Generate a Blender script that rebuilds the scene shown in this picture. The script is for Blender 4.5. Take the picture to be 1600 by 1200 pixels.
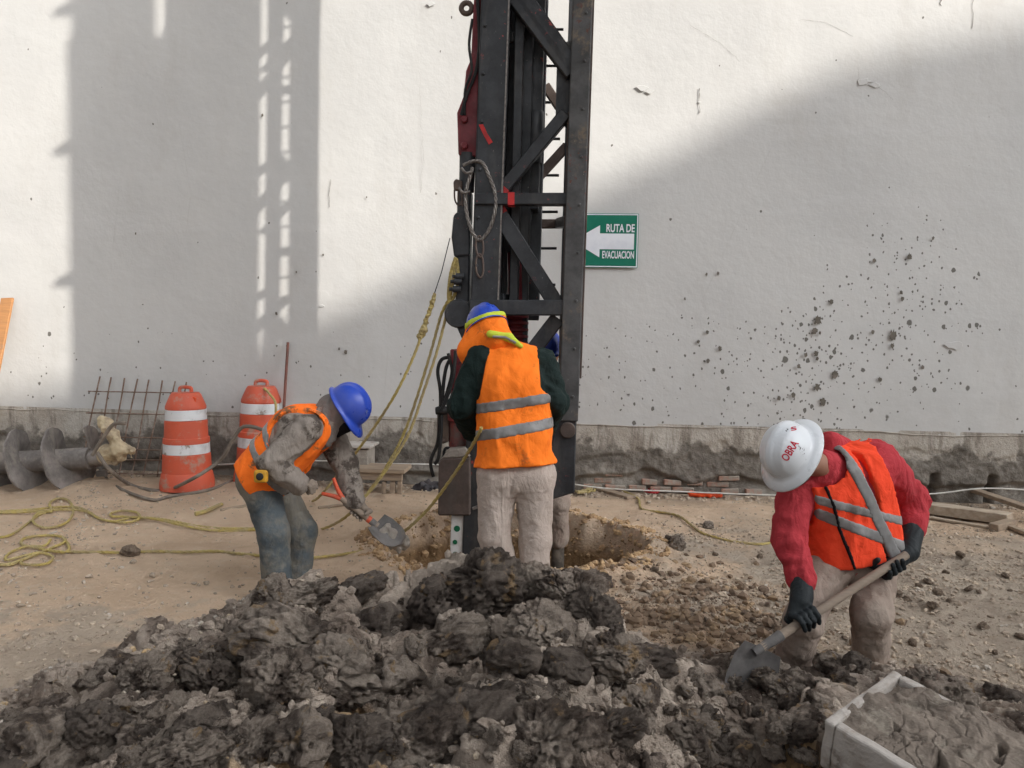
import bpy, bmesh, math, random
import numpy as np
from mathutils import Vector, Matrix, Quaternion

# ------------------------------------------------------------------ camera, light, exposure
scene = bpy.context.scene
col = scene.collection
for o in list(bpy.data.objects):
    bpy.data.objects.remove(o)
rad = math.radians
F = 1186.0                                  # focal length in photo pixels (photo 1600 wide)
CAM_H = 1.5
PITCH, YAW, ROLL = rad(3.4), rad(4.2), rad(1.1)
CAM = Vector((0, 0, CAM_H))
RM = Matrix.Rotation(YAW, 3, 'Z') @ Matrix.Rotation(math.pi / 2 - PITCH, 3, 'X') @ Matrix.Rotation(ROLL, 3, 'Z')
cd = bpy.data.cameras.new('camera')
cam = bpy.data.objects.new('camera', cd)
col.objects.link(cam)
cam.matrix_world = Matrix.Translation(CAM) @ RM.to_4x4()
cd.sensor_width = 36.0
cd.lens = F / 1600.0 * 36.0
cd.clip_end = 500
cd.clip_start = 0.05
scene.camera = cam

YW = 7.5                                    # the white wall stands at y = YW
SUN_K = 1.37                                # sideways shift of a shadow per metre towards the wall
SUN_EL = rad(26)
SUN_AZ = math.atan(SUN_K)
SUN_DIR = Vector((-math.sin(SUN_AZ) * math.cos(SUN_EL), math.cos(SUN_AZ) * math.cos(SUN_EL), -math.sin(SUN_EL)))
world = bpy.data.worlds.new('World')
scene.world = world
world.use_nodes = True
wn = world.node_tree.nodes
wl = world.node_tree.links
sky = wn.new('ShaderNodeTexSky')
sky.sky_type = 'NISHITA'
sky.sun_disc = False
sky.sun_elevation = SUN_EL
sky.sun_rotation = math.pi - SUN_AZ
sky.air_density = 1.0
sky.dust_density = 9.0
sky.ozone_density = 1.0
hsv = wn.new('ShaderNodeHueSaturation')
hsv.inputs['Saturation'].default_value = 0.10
wl.new(sky.outputs[0], hsv.inputs['Color'])
tint = wn.new('ShaderNodeMix'); tint.data_type = 'RGBA'; tint.blend_type = 'MULTIPLY'
tint.inputs['Factor'].default_value = 1.0
tint.inputs[7].default_value = (0.965, 1.0, 1.05, 1)
wl.new(hsv.outputs[0], tint.inputs[6])
wl.new(tint.outputs[2], wn['Background'].inputs['Color'])
wn['Background'].inputs['Strength'].default_value = 0.15
sd = bpy.data.lights.new('sun', 'SUN')
sd.energy = 3.3
sd.angle = rad(0.55)
sd.color = (1.0, 0.95, 0.87)
sun = bpy.data.objects.new('sun', sd)
col.objects.link(sun)
sun.rotation_euler = SUN_DIR.to_track_quat('-Z', 'Y').to_euler()
sun.location = -SUN_DIR * 60
scene.view_settings.view_transform = 'Standard'
scene.view_settings.look = 'None'
scene.view_settings.gamma = 1.0
scene.view_settings.exposure = 0.62
scene.render.engine = 'CYCLES'
scene.render.resolution_x, scene.render.resolution_y = 1024, 768

# ------------------------------------------------------------------ pixel -> place helpers
def ray(px, py):
    return (RM @ Vector(((px - 800) / F, -(py - 600) / F, -1.0)))
def P(px, py, D):                           # point at camera depth D
    return CAM + ray(px, py) * D
def W(px, py, Y):                           # point on the upright plane y = Y
    d = ray(px, py)
    return CAM + d * (Y / d.y)
def G0(px, py, z=0.0):
    d = ray(px, py)
    return CAM + d * ((z - CAM_H) / d.z)

def lerp(a, b, t): return a * (1 - t) + b * t
# ------------------------------------------------------------------ noise in numpy
rng = np.random.RandomState(7)
RT = rng.rand(1 << 16).astype(np.float32)
def _h(i, j, k):
    return RT[((i * 73856093) ^ (j * 19349663) ^ (k * 83492791)) & 0xFFFF]
def vnoise(p, freq=1.0, seed=0):
    q = np.asarray(p, np.float32) * freq + 37.3 + seed * 11.7
    i = np.floor(q).astype(np.int64)
    f = (q - i).astype(np.float32)
    f = f * f * (3 - 2 * f)
    r = 0
    for a in (0, 1):
        wa = f[..., 0] if a else 1 - f[..., 0]
        for b in (0, 1):
            wb = f[..., 1] if b else 1 - f[..., 1]
            for c in (0, 1):
                wc = f[..., 2] if c else 1 - f[..., 2]
                r = r + wa * wb * wc * _h(i[..., 0] + a, i[..., 1] + b, i[..., 2] + c)
    return r * 2 - 1
def fbm(p, freq=1.0, octv=4, seed=0, gain=0.5):
    r, a = 0, 1.0
    for o in range(octv):
        r = r + a * vnoise(p, freq * 2 ** o, seed + o * 3)
        a *= gain
    return r
def voro(p, freq=1.0, seed=0):              # F1, F2, cell value
    q = np.asarray(p, np.float32) * freq + 51.7 + seed * 7.13
    i = np.floor(q).astype(np.int64)
    n = q.shape[:-1]
    f1 = np.full(n, 9.0, np.float32); f2 = np.full(n, 9.0, np.float32); cv = np.zeros(n, np.float32)
    zr = (-1, 0, 1) if q.shape[-1] == 3 and np.ptp(q[..., 2]) > 1e-6 else (0,)
    for a in (-1, 0, 1):
        for b in (-1, 0, 1):
            for c in zr:
                I, J, K = i[..., 0] + a, i[..., 1] + b, i[..., 2] + c
                dx = I + _h(I, J, K + 11) - q[..., 0]
                dy = J + _h(I, J + 17, K) - q[..., 1]
                dz = (K + _h(I + 23, J, K) - q[..., 2]) if len(zr) > 1 else 0
                d = np.sqrt(dx * dx + dy * dy + dz * dz)
                v = _h(I + 5, J + 9, K + 3)
                m = d < f1
                f2 = np.where(m, f1, np.minimum(f2, d))
                cv = np.where(m, v, cv)
                f1 = np.where(m, d, f1)
    return f1, f2, cv
def sst(a, b, x):
    t = np.clip((x - a) / (b - a), 0, 1)
    return t * t * (3 - 2 * t)
def xyz(x, y, z=0.0):
    x = np.asarray(x, np.float32); y = np.asarray(y, np.float32)
    return np.stack([x, y, np.zeros_like(x) + z], -1)

# ------------------------------------------------------------------ mesh helpers
def link(o, parent=None):
    col.objects.link(o)
    if parent is not None:
        o.parent = parent
        if parent.type == 'EMPTY':
            o.location = -parent.location
    return o
def mesh_obj(name, verts, faces, m=None, parent=None, smooth=False):
    me = bpy.data.meshes.new(name)
    me.from_pydata([tuple(v) for v in verts], [], faces)
    if m is not None:
        me.materials.append(m)
    if smooth:
        me.polygons.foreach_set('use_smooth', [True] * len(me.polygons))
    me.update()
    return link(bpy.data.objects.new(name, me), parent)
def np_obj(name, v, f, m=None, parent=None, smooth=True):
    """fast numpy mesh, f is (n,4) or (n,3)"""
    me = bpy.data.meshes.new(name)
    v = np.asarray(v, np.float32); f = np.asarray(f, np.int32)
    k = f.shape[1]
    me.vertices.add(len(v)); me.vertices.foreach_set('co', v.ravel())
    me.loops.add(f.size); me.loops.foreach_set('vertex_index', f.ravel())
    me.polygons.add(len(f))
    me.polygons.foreach_set('loop_start', np.arange(0, f.size, k, dtype=np.int32))
    me.polygons.foreach_set('loop_total', np.full(len(f), k, np.int32))
    me.polygons.foreach_set('use_smooth', np.full(len(f), smooth, bool))
    me.update(calc_edges=True)
    me.validate()
    if m is not None:
        me.materials.append(m)
    return link(bpy.data.objects.new(name, me), parent)
def grid_obj(name, X, Y, Z, m, parent=None, smooth=True, flip=False):
    n, k = X.shape
    idx = np.arange(n * k).reshape(n, k)
    q = np.stack([idx[:-1, :-1], idx[1:, :-1], idx[1:, 1:], idx[:-1, 1:]], -1).reshape(-1, 4)
    if flip:
        q = q[:, ::-1]
    return np_obj(name, np.stack([X, Y, Z], -1).reshape(-1, 3), q, m, parent, smooth)
def tag(o, label=None, cat=None, group=None, kind=None):
    if label: o['label'] = label
    if cat: o['category'] = cat
    if group: o['group'] = group
    if kind: o['kind'] = kind
    return o
def thing(name, label, cat, loc=(0, 0, 0), group=None):
    o = bpy.data.objects.new(name, None)
    o.location = loc
    o.empty_display_size = 0.1
    col.objects.link(o)
    return tag(o, label, cat, group)
class MB:
    def __init__(self):
        self.v, self.f = [], []
    def add(self, vs, fs):
        n = len(self.v)
        self.v += [Vector(v) for v in vs]
        self.f += [tuple(i + n for i in f) for f in fs]
        return self
    def frame(self, c, ax, ay, az):        # box by centre and three half-axes
        c, ax, ay, az = map(Vector, (c, ax, ay, az))
        vs = [c + ax * i + ay * j + az * k for k in (-1, 1) for j in (-1, 1) for i in (-1, 1)]
        fs = [(0, 2, 3, 1), (4, 5, 7, 6), (0, 1, 5, 4), (2, 6, 7, 3), (0, 4, 6, 2), (1, 3, 7, 5)]
        if ax.cross(ay).dot(az) < 0:
            fs = [f[::-1] for f in fs]
        return self.add(vs, fs)
    def box(self, lo, hi):
        lo, hi = Vector(lo), Vector(hi)
        h = (hi - lo) / 2
        return self.frame((lo + hi) / 2, (h.x, 0, 0), (0, h.y, 0), (0, 0, h.z))
    def beam(self, p0, p1, w, d, ref=Vector((0, 1, 0))):
        p0, p1 = Vector(p0), Vector(p1)
        a = (p1 - p0)
        s = a.cross(ref).normalized()
        r = s.cross(a).normalized()
        return self.frame((p0 + p1) / 2, a / 2, s * w / 2, r * d / 2)
    def tube(self, pts, r, n=8, cap=True):
        pts = [Vector(p) for p in pts]
        rs = r if isinstance(r, (list, tuple)) else [r] * len(pts)
        base = len(self.v)
        t0 = (pts[1] - pts[0]).normalized()
        u = t0.orthogonal().normalized()
        for i, p in enumerate(pts):
            t = (pts[min(i + 1, len(pts) - 1)] - pts[max(i - 1, 0)])
            t = t.normalized() if t.length > 1e-9 else t0
            u = (u - t * u.dot(t))
            u = u.normalized() if u.length > 1e-6 else t.orthogonal().normalized()
            w = t.cross(u)
            for k in range(n):
                a = 2 * math.pi * k / n
                self.v.append(p + (u * math.cos(a) + w * math.sin(a)) * rs[i])
        for i in range(len(pts) - 1):
            for k in range(n):
                a, b = base + i * n + k, base + i * n + (k + 1) % n
                self.f.append((a, b, b + n, a + n))
        if cap:
            self.f.append(tuple(base + k for k in range(n))[::-1])
            self.f.append(tuple(base + (len(pts) - 1) * n + k for k in range(n)))
        return self
    def lathe(self, c, axis, prof, n=24, u=None):   # prof = [(radius, along)]
        c, axis = Vector(c), Vector(axis).normalized()
        u = (Vector(u) if u else axis.orthogonal()).normalized()
        w = axis.cross(u)
        base = len(self.v)
        for (r, h) in prof:
            for k in range(n):
                a = 2 * math.pi * k / n
                self.v.append(c + axis * h + (u * math.cos(a) + w * math.sin(a)) * r)
        for i in range(len(prof) - 1):
            for k in range(n):
                a, b = base + i * n + k, base + i * n + (k + 1) % n
                self.f.append((a, b, b + n, a + n))
        self.f.append(tuple(base + k for k in range(n))[::-1])
        self.f.append(tuple(base + (len(prof) - 1) * n + k for k in range(n)))
        return self
    def prism(self, poly, off):             # planar outline pushed along a vector
        off = Vector(off)
        n = len(poly)
        a = [Vector(p) for p in poly]
        nrm = Vector((0, 0, 0))
        for i in range(n):
            nrm += (a[i] - a[0]).cross(a[(i + 1) % n] - a[0])
        if nrm.dot(off) > 0:
            a = a[::-1]
        fs = [tuple(range(n)), tuple(range(2 * n - 1, n - 1, -1))]
        fs += [(i, i + n, (i + 1) % n + n, (i + 1) % n)[::1] for i in range(n)]
        fs = fs[:2] + [f[::-1] for f in fs[2:]] if False else fs
        return self.add(a + [p + off for p in a], fs)
    def build(self, name, m, parent=None, smooth=False, bevel=0.0, seg=1, sub=0, fix=True):
        o = mesh_obj(name, self.v, self.f, m, parent, smooth)
        if fix:
            bm = bmesh.new(); bm.from_mesh(o.data)
            bmesh.ops.recalc_face_normals(bm, faces=bm.faces)
            bm.to_mesh(o.data); bm.free()
            if smooth:
                o.data.polygons.foreach_set('use_smooth', [True] * len(o.data.polygons))
        if smooth:
            try:
                o.data.set_sharp_from_angle(angle=rad(38))
            except Exception:
                pass
        if bevel:
            b = o.modifiers.new('bevel', 'BEVEL'); b.width = bevel; b.segments = seg
            b.limit_method = 'ANGLE'
        return o
def spline(pts, n=8, closed=False):
    pts = [Vector(p) for p in pts]
    out = []
    N = len(pts)
    for i in range(N - 1):
        p0 = pts[max(i - 1, 0)]; p1 = pts[i]; p2 = pts[i + 1]; p3 = pts[min(i + 2, N - 1)]
        for k in range(n):
            t = k / n
            out.append(0.5 * ((2 * p1) + (p2 - p0) * t + (2 * p0 - 5 * p1 + 4 * p2 - p3) * t * t + (3 * p1 - p0 - 3 * p2 + p3) * t ** 3))
    out.append(pts[-1])
    return out

# ------------------------------------------------------------------ surface nets (SDF -> quads)
def snet(f, lo, hi, h):
    lo = np.array(lo, np.float32); hi = np.array(hi, np.float32)
    n = np.ceil((hi - lo) / h).astype(int) + 1
    ax = [lo[i] + h * np.arange(n[i], dtype=np.float32) for i in range(3)]
    X, Y, Z = np.meshgrid(*ax, indexing='ij')
    V = f(np.stack([X, Y, Z], -1).reshape(-1, 3)).reshape(n).astype(np.float32)
    ins = V < 0
    c = np.zeros(n - 1, np.int32)
    for a in (0, 1):
        for b in (0, 1):
            for d in (0, 1):
                c += ins[a:n[0] - 1 + a, b:n[1] - 1 + b, d:n[2] - 1 + d]
    act = (c > 0) & (c < 8)
    ci = np.argwhere(act)
    vid = np.full(n - 1, -1, np.int64)
    vid[act] = np.arange(len(ci))
    s = np.zeros((len(ci), 3), np.float32); cnt = np.zeros(len(ci), np.float32)
    cor = [(a, b, d) for a in (0, 1) for b in (0, 1) for d in (0, 1)]
    for A in cor:
        for B in cor:
            if sum(B) - sum(A) == 1 and all(B[i] >= A[i] for i in range(3)):
                va = V[ci[:, 0] + A[0], ci[:, 1] + A[1], ci[:, 2] + A[2]]
                vb = V[ci[:, 0] + B[0], ci[:, 1] + B[1], ci[:, 2] + B[2]]
                m = (va < 0) != (vb < 0)
                t = np.where(m, va / np.where(m, va - vb, 1), 0)
                p = np.array(A, np.float32) + t[:, None] * (np.array(B, np.float32) - np.array(A, np.float32))
                s += p * m[:, None]; cnt += m
    vert = lo + (ci + s / cnt[:, None]) * h
    quads = []
    for axis in range(3):
        o1, o2 = [(1, 2), (2, 0), (0, 1)][axis]
        sl0 = [slice(None)] * 3; sl1 = [slice(None)] * 3
        sl0[axis] = slice(0, -1); sl1[axis] = slice(1, None)
        A, B = ins[tuple(sl0)], ins[tuple(sl1)]
        e = np.argwhere(A != B)
        ok = (e[:, o1] > 0) & (e[:, o2] > 0) & (e[:, o1] < n[o1] - 1) & (e[:, o2] < n[o2] - 1)
        e = e[ok]
        if not len(e):
            continue
        def cell(d1, d2):
            q = e.copy(); q[:, o1] -= d1; q[:, o2] -= d2
            return vid[q[:, 0], q[:, 1], q[:, 2]]
        q = np.stack([cell(1, 1), cell(0, 1), cell(0, 0), cell(1, 0)], -1)
        fl = ~A[e[:, 0], e[:, 1], e[:, 2]]
        q[fl] = q[fl][:, ::-1]
        quads.append(q)
    return vert, np.concatenate(quads)
def cap(a, b, r1, r2=None):
    a = np.array(a, np.float32); b = np.array(b, np.float32)
    r2 = r1 if r2 is None else r2
    return (a, b, r1, r2)
def sd_cap(p, c):
    a, b, r1, r2 = c
    ab = b - a
    t = np.clip(((p - a) @ ab) / max(float(ab @ ab), 1e-9), 0, 1)
    return np.linalg.norm(p - a - t[:, None] * ab, axis=1) - (r1 + (r2 - r1) * t)
def smin(a, b, k):
    h = np.clip(0.5 + 0.5 * (b - a) / k, 0, 1)
    return b * (1 - h) + a * h - k * h * (1 - h)
def sd_union(p, prims, k=0.04):
    d = None
    for c in prims:
        e = sd_cap(p, c)
        d = e if d is None else smin(d, e, k)
    return d
def bounds(prims, pad):
    pts = np.array([c[0] - max(c[2], c[3]) for c in prims] + [c[1] - max(c[2], c[3]) for c in prims]
                   + [c[0] + max(c[2], c[3]) for c in prims] + [c[1] + max(c[2], c[3]) for c in prims])
    return pts.min(0) - pad, pts.max(0) + pad
# ------------------------------------------------------------------ materials
def lin(c):
    return tuple((x / 255 / 12.92 if x / 255 <= 0.04045 else ((x / 255 + 0.055) / 1.055) ** 2.4) for x in c)
DETAIL = 5.0
class NT:
    def __init__(self, name):
        self.m = bpy.data.materials.new(name); self.m.use_nodes = True
        self.t = self.m.node_tree; self.n = self.t.nodes; self.b = self.n['Principled BSDF']
        self.tc = self.n.new('ShaderNodeTexCoord')
        self.co = self.tc.outputs['Object']
    def lk(self, a, b): self.t.links.new(a, b)
    def scaled(self, s, co=None):
        v = self.n.new('ShaderNodeMapping'); v.inputs['Scale'].default_value = s
        self.lk(co or self.co, v.inputs['Vector']); return v.outputs[0]
    def noise(self, scale, detail=6, rough=0.6, dist=0.0, co=None):
        x = self.n.new('ShaderNodeTexNoise'); x.inputs['Scale'].default_value = scale
        x.inputs['Detail'].default_value = min(detail, DETAIL); x.inputs['Roughness'].default_value = rough
        x.inputs['Distortion'].default_value = dist
        self.lk(co or self.co, x.inputs['Vector']); return x.outputs['Fac']
    def noisec(self, scale, detail=4, co=None):
        x = self.n.new('ShaderNodeTexNoise'); x.inputs['Scale'].default_value = scale
        x.inputs['Detail'].default_value = detail
        self.lk(co or self.co, x.inputs['Vector']); return x.outputs['Color']
    def voro(self, scale, feature='F1', co=None, out='Distance', rnd=1.0):
        x = self.n.new('ShaderNodeTexVoronoi'); x.feature = feature
        x.inputs['Scale'].default_value = scale; x.inputs['Randomness'].default_value = rnd
        self.lk(co or self.co, x.inputs['Vector']); return x.outputs[out]
    def ramp(self, x, lo, hi, a=0.0, b=1.0):
        r = self.n.new('ShaderNodeMapRange'); r.interpolation_type = 'SMOOTHSTEP'
        self.lk(x, r.inputs['Value'])
        for k, v in zip(('From Min', 'From Max', 'To Min', 'To Max'), (lo, hi, a, b)):
            r.inputs[k].default_value = v
        return r.outputs[0]
    def math(self, op, a, b=None, c=None):
        x = self.n.new('ShaderNodeMath'); x.operation = op
        for i, v in enumerate((a, b, c)):
            if v is None: continue
            if isinstance(v, (int, float)): x.inputs[i].default_value = v
            else: self.lk(v, x.inputs[i])
        return x.outputs[0]
    def mix(self, fac, a, b):
        x = self.n.new('ShaderNodeMix'); x.data_type = 'RGBA'
        for s, v in ((x.inputs['Factor'], fac), (x.inputs[6], a), (x.inputs[7], b)):
            if isinstance(v, tuple): s.default_value = (*v[:3], 1)
            elif isinstance(v, (int, float)): s.default_value = v
            else: self.lk(v, s)
        return x.outputs[2]
    def sep(self, co=None):
        x = self.n.new('ShaderNodeSeparateXYZ'); self.lk(co or self.co, x.inputs[0]); return x.outputs
    def bump(self, h, strength=0.5, dist=0.01, prev=None):
        x = self.n.new('ShaderNodeBump'); x.inputs['Strength'].default_value = strength
        x.inputs['Distance'].default_value = dist; self.lk(h, x.inputs['Height'])
        if prev is not None: self.lk(prev, x.inputs['Normal'])
        return x.outputs[0]
    def out(self, colr=None, rough=0.8, normal=None, metal=0.0, spec=0.3):
        b = self.b
        if isinstance(colr, tuple): b.inputs['Base Color'].default_value = (*colr[:3], 1)
        elif colr is not None: self.lk(colr, b.inputs['Base Color'])
        if isinstance(rough, (int, float)): b.inputs['Roughness'].default_value = rough
        else: self.lk(rough, b.inputs['Roughness'])
        b.inputs['Metallic'].default_value = metal
        b.inputs['Specular IOR Level'].default_value = spec
        if normal is not None: self.lk(normal, b.inputs['Normal'])
        return self.m

def simple(name, base, alt=None, rough=0.75, scale=6.0, lo=0.45, hi=0.65, dirt=None, dscale=3.0, dlo=0.55, dhi=0.7,
           bs=60.0, bstr=0.3, bd=0.004, metal=0.0, spec=0.3, stretch=None, grain=0.0):
    t = NT(name)
    co = t.scaled(stretch) if stretch else t.co
    c = base
    if alt: c = t.mix(t.ramp(t.noise(scale, 6, 0.65, co=co), lo, hi), base, alt)
    if dirt: c = t.mix(t.ramp(t.noise(dscale, 8, 0.7), dlo, dhi), c, dirt)
    if grain:
        c = t.mix(t.ramp(t.noise(bs * 2, 4, 0.7, co=co), 0.3, 0.7, 0, grain), c, (0.0, 0.0, 0.0))
    nrm = t.bump(t.noise(bs, 5, 0.6, co=co), bstr, bd)
    return t.out(c, rough, nrm, metal, spec)

def fabric(name, base, dirt=None, dlo=0.56, dhi=0.72, dscale=4.0, fold=9.0, fstr=0.55, rough=0.85, alt=None, stretch=(1, 1, 0.45)):
    t = NT(name)
    c = base
    if alt: c = t.mix(t.ramp(t.noise(3.0, 5, 0.6), 0.4, 0.65), base, alt)
    if dirt: c = t.mix(t.ramp(t.noise(dscale, 8, 0.72), dlo, dhi), c, dirt)
    f = t.noise(fold, 3, 0.45, 1.6, co=t.scaled(stretch))
    f = t.math('ADD', f, t.math('MULTIPLY', t.noise(36, 3, 0.6, 0.8), 0.22))
    n1 = t.bump(f, fstr, 0.03)
    return t.out(c, rough, n1, 0, 0.15)

def m_wall():
    t = NT('white_wall_paint')
    s = t.sep()
    base = t.mix(t.ramp(t.noise(0.7, 6, 0.6), 0.35, 0.7), (0.55, 0.543, 0.525), (0.50, 0.495, 0.482))
    base = t.mix(t.ramp(t.noise(2.2, 8, 0.7, co=t.scaled((1, 1, 0.35))), 0.5, 0.75, 0, 0.55), base, (0.47, 0.455, 0.43))
    # roller and patch marks
    base = t.mix(t.ramp(t.noise(1.0, 4, 0.5, 0.8, co=t.scaled((0.25, 1, 3.0))), 0.55, 0.68, 0, 0.35), base, (0.56, 0.553, 0.54))
    # damp grey belt near the foot of the wall
    low = t.ramp(s[2], 1.5, 0.75)
    base = t.mix(t.math('MULTIPLY', low, t.ramp(t.noise(1.7, 8, 0.7), 0.35, 0.7, 0, 0.5)), base, (0.43, 0.425, 0.41))
    # mud splashes: strongest round two spots on the right, sparse elsewhere
    wob = t.n.new('ShaderNodeMix'); wob.data_type = 'VECTOR'
    wob.inputs['Factor'].default_value = 0.022
    t.lk(t.co, wob.inputs[4]); t.lk(t.noisec(34, 4), wob.inputs[5])
    wco = wob.outputs[1]
    def splash(cx, cz, rx, rz):
        a = t.math('POWER', t.math('DIVIDE', t.math('SUBTRACT', s[0], cx), rx), 2.0)
        b = t.math('POWER', t.math('DIVIDE', t.math('SUBTRACT', s[2], cz), rz), 2.0)
        return t.ramp(t.math('ADD', a, b), 1.0, 0.0)
    dens = None
    for args, wgt in SPLASH:
        d = t.math('MULTIPLY', splash(*args), wgt)
        dens = d if dens is None else t.math('MAXIMUM', dens, d)
    dens = t.math('MAXIMUM', dens, t.ramp(s[2], 1.9, 0.8, 0.006, 0.10))
    def spots(scale, size, co, thr):
        x = t.n.new('ShaderNodeTexVoronoi'); x.inputs['Scale'].default_value = scale
        t.lk(t.scaled((1, 0.0, 0.8), co), x.inputs['Vector'])
        sp = t.n.new('ShaderNodeSeparateColor'); t.lk(x.outputs['Color'], sp.inputs[0])
        r = t.math('MULTIPLY', t.math('POWER', sp.outputs[1], 2.5), size)
        on = t.math('LESS_THAN', sp.outputs[0], t.math('MULTIPLY', dens, thr))
        inside = t.ramp(t.math('SUBTRACT', r, x.outputs['Distance']), -0.03, 0.03)
        return t.math('MULTIPLY', on, inside)
    sp = t.math('MAXIMUM', spots(7.0, 0.26, wco, 0.42), t.math('MAXIMUM', spots(17.0, 0.34, wco, 0.55), spots(40.0, 0.42, wco, 0.75)))
    base = t.mix(t.math('MULTIPLY', sp, 0.85), base, (0.085, 0.075, 0.062))
    # hairline cracks
    cr = t.voro(0.55, 'DISTANCE_TO_EDGE', co=t.scaled((1, 0, 0.45), wco))
    crk = t.math('MULTIPLY', t.ramp(cr, 0.0035, 0.0005), t.ramp(t.noise(0.9, 3), 0.55, 0.66))
    base = t.mix(t.math('MULTIPLY', crk, 0.16), base, (0.32, 0.30, 0.27))
    hgt = t.math('ADD', t.noise(5, 3, 0.62), t.math('MULTIPLY', t.noise(70, 2, 0.6), 0.12))
    n3 = t.bump(hgt, 0.45, 0.014)
    return t.out(base, 0.85, n3, 0, 0.2)

def m_plinth():
    t = NT('stained_concrete_plinth')
    s = t.sep()
    wav = t.math('ADD', s[2], t.ramp(t.noise(2.0, 7, 0.65), 0.25, 0.75, -0.16, 0.16))
    c = t.mix(t.ramp(t.noise(3, 8, 0.7), 0.3, 0.7), (0.38, 0.34, 0.29), (0.48, 0.45, 0.40))
    c = t.mix(t.ramp(t.noise(9, 6, 0.7, co=t.scaled((1, 1, 0.18))), 0.5, 0.66, 0, 0.75), c, (0.20, 0.175, 0.145))
    dark = t.mix(t.ramp(t.noise(7, 8, 0.75), 0.35, 0.7), (0.13, 0.115, 0.098), (0.24, 0.215, 0.185))
    c = t.mix(t.ramp(wav, 0.50, 0.42), c, dark)
    c = t.mix(t.math('MULTIPLY', t.ramp(wav, 0.26, 0.16), t.ramp(t.noise(1.1, 3), 0.42, 0.6)), c, (0.30, 0.275, 0.24))
    n = t.bump(t.noise(26, 9, 0.7), 0.8, 0.02)
    return t.out(c, 0.95, n, 0, 0.1)

def m_ground():
    t = NT('site_soil')
    s = t.sep()
    sand = t.mix(t.ramp(t.noise(1.6, 8, 0.65), 0.32, 0.7), (0.72, 0.54, 0.385), (0.585, 0.425, 0.295))
    sand = t.mix(t.ramp(t.noise(7, 8, 0.7), 0.5, 0.72, 0, 0.6), sand, (0.72, 0.59, 0.45))
    grey = t.mix(t.ramp(t.noise(2.6, 8, 0.7), 0.3, 0.68), (0.40, 0.325, 0.255), (0.52, 0.435, 0.345))
    grey = t.mix(t.ramp(t.noise(14, 8, 0.75), 0.55, 0.7), grey, (0.20, 0.16, 0.125))
    # more grey rubble to the right and around the heap
    xr = t.math('ADD', s[0], t.ramp(t.noise(1.3, 6, 0.65), 0.2, 0.8, -0.9, 0.9))
    right = t.math('MULTIPLY', t.ramp(xr, 0.35, 1.25), t.ramp(t.math('ADD', s[1], t.ramp(t.noise(1.1, 4), 0.2, 0.8, -0.6, 0.6)), 6.6, 5.4))
    heap = t.ramp(t.math('ADD', s[1], t.ramp(t.noise(2.3, 6, 0.7), 0.2, 0.8, -0.7, 0.7)), 3.95, 3.35, 0, 0.8)
    c = t.mix(t.math('MAXIMUM', right, heap), sand, grey)
    c = t.mix(t.ramp(t.noise(3.3, 7, 0.7, co=t.scaled((1.0, 1.6, 1.0))), 0.6, 0.72, 0, 0.45), c, (0.42, 0.31, 0.20))
    # grit
    g1 = t.ramp(t.voro(70), 0.22, 0.05)
    gm = t.ramp(t.noise(5.5, 5, 0.7), 0.5, 0.62)
    c = t.mix(t.math('MULTIPLY', t.math('MULTIPLY', g1, gm), 0.7), c, (0.44, 0.385, 0.31))
    g2 = t.math('MULTIPLY', t.ramp(t.voro(43, co=t.scaled((1, 1.3, 1))), 0.2, 0.05), t.ramp(t.noise(3.1, 5, 0.7), 0.5, 0.62))
    c = t.mix(t.math('MULTIPLY', g2, 0.7), c, (0.10, 0.08, 0.065))
    c = t.mix(t.math('MULTIPLY', t.ramp(t.math('ADD', s[1], t.ramp(t.noise(2.1, 4), 0.2, 0.8, -0.3, 0.3)), 6.9, 7.45), 0.55), c, (0.23, 0.185, 0.145))
    # fresh ochre soil in the pit
    c = t.mix(t.ramp(s[2], -0.06, -0.22), c, t.mix(t.ramp(t.noise(6, 7, 0.7), 0.35, 0.7), (0.36, 0.225, 0.115), (0.19, 0.115, 0.06)))
    n = t.bump(t.noise(20, 5, 0.85), 1.0, 0.045)
    return t.out(c, 0.95, n, 0, 0.12)

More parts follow.
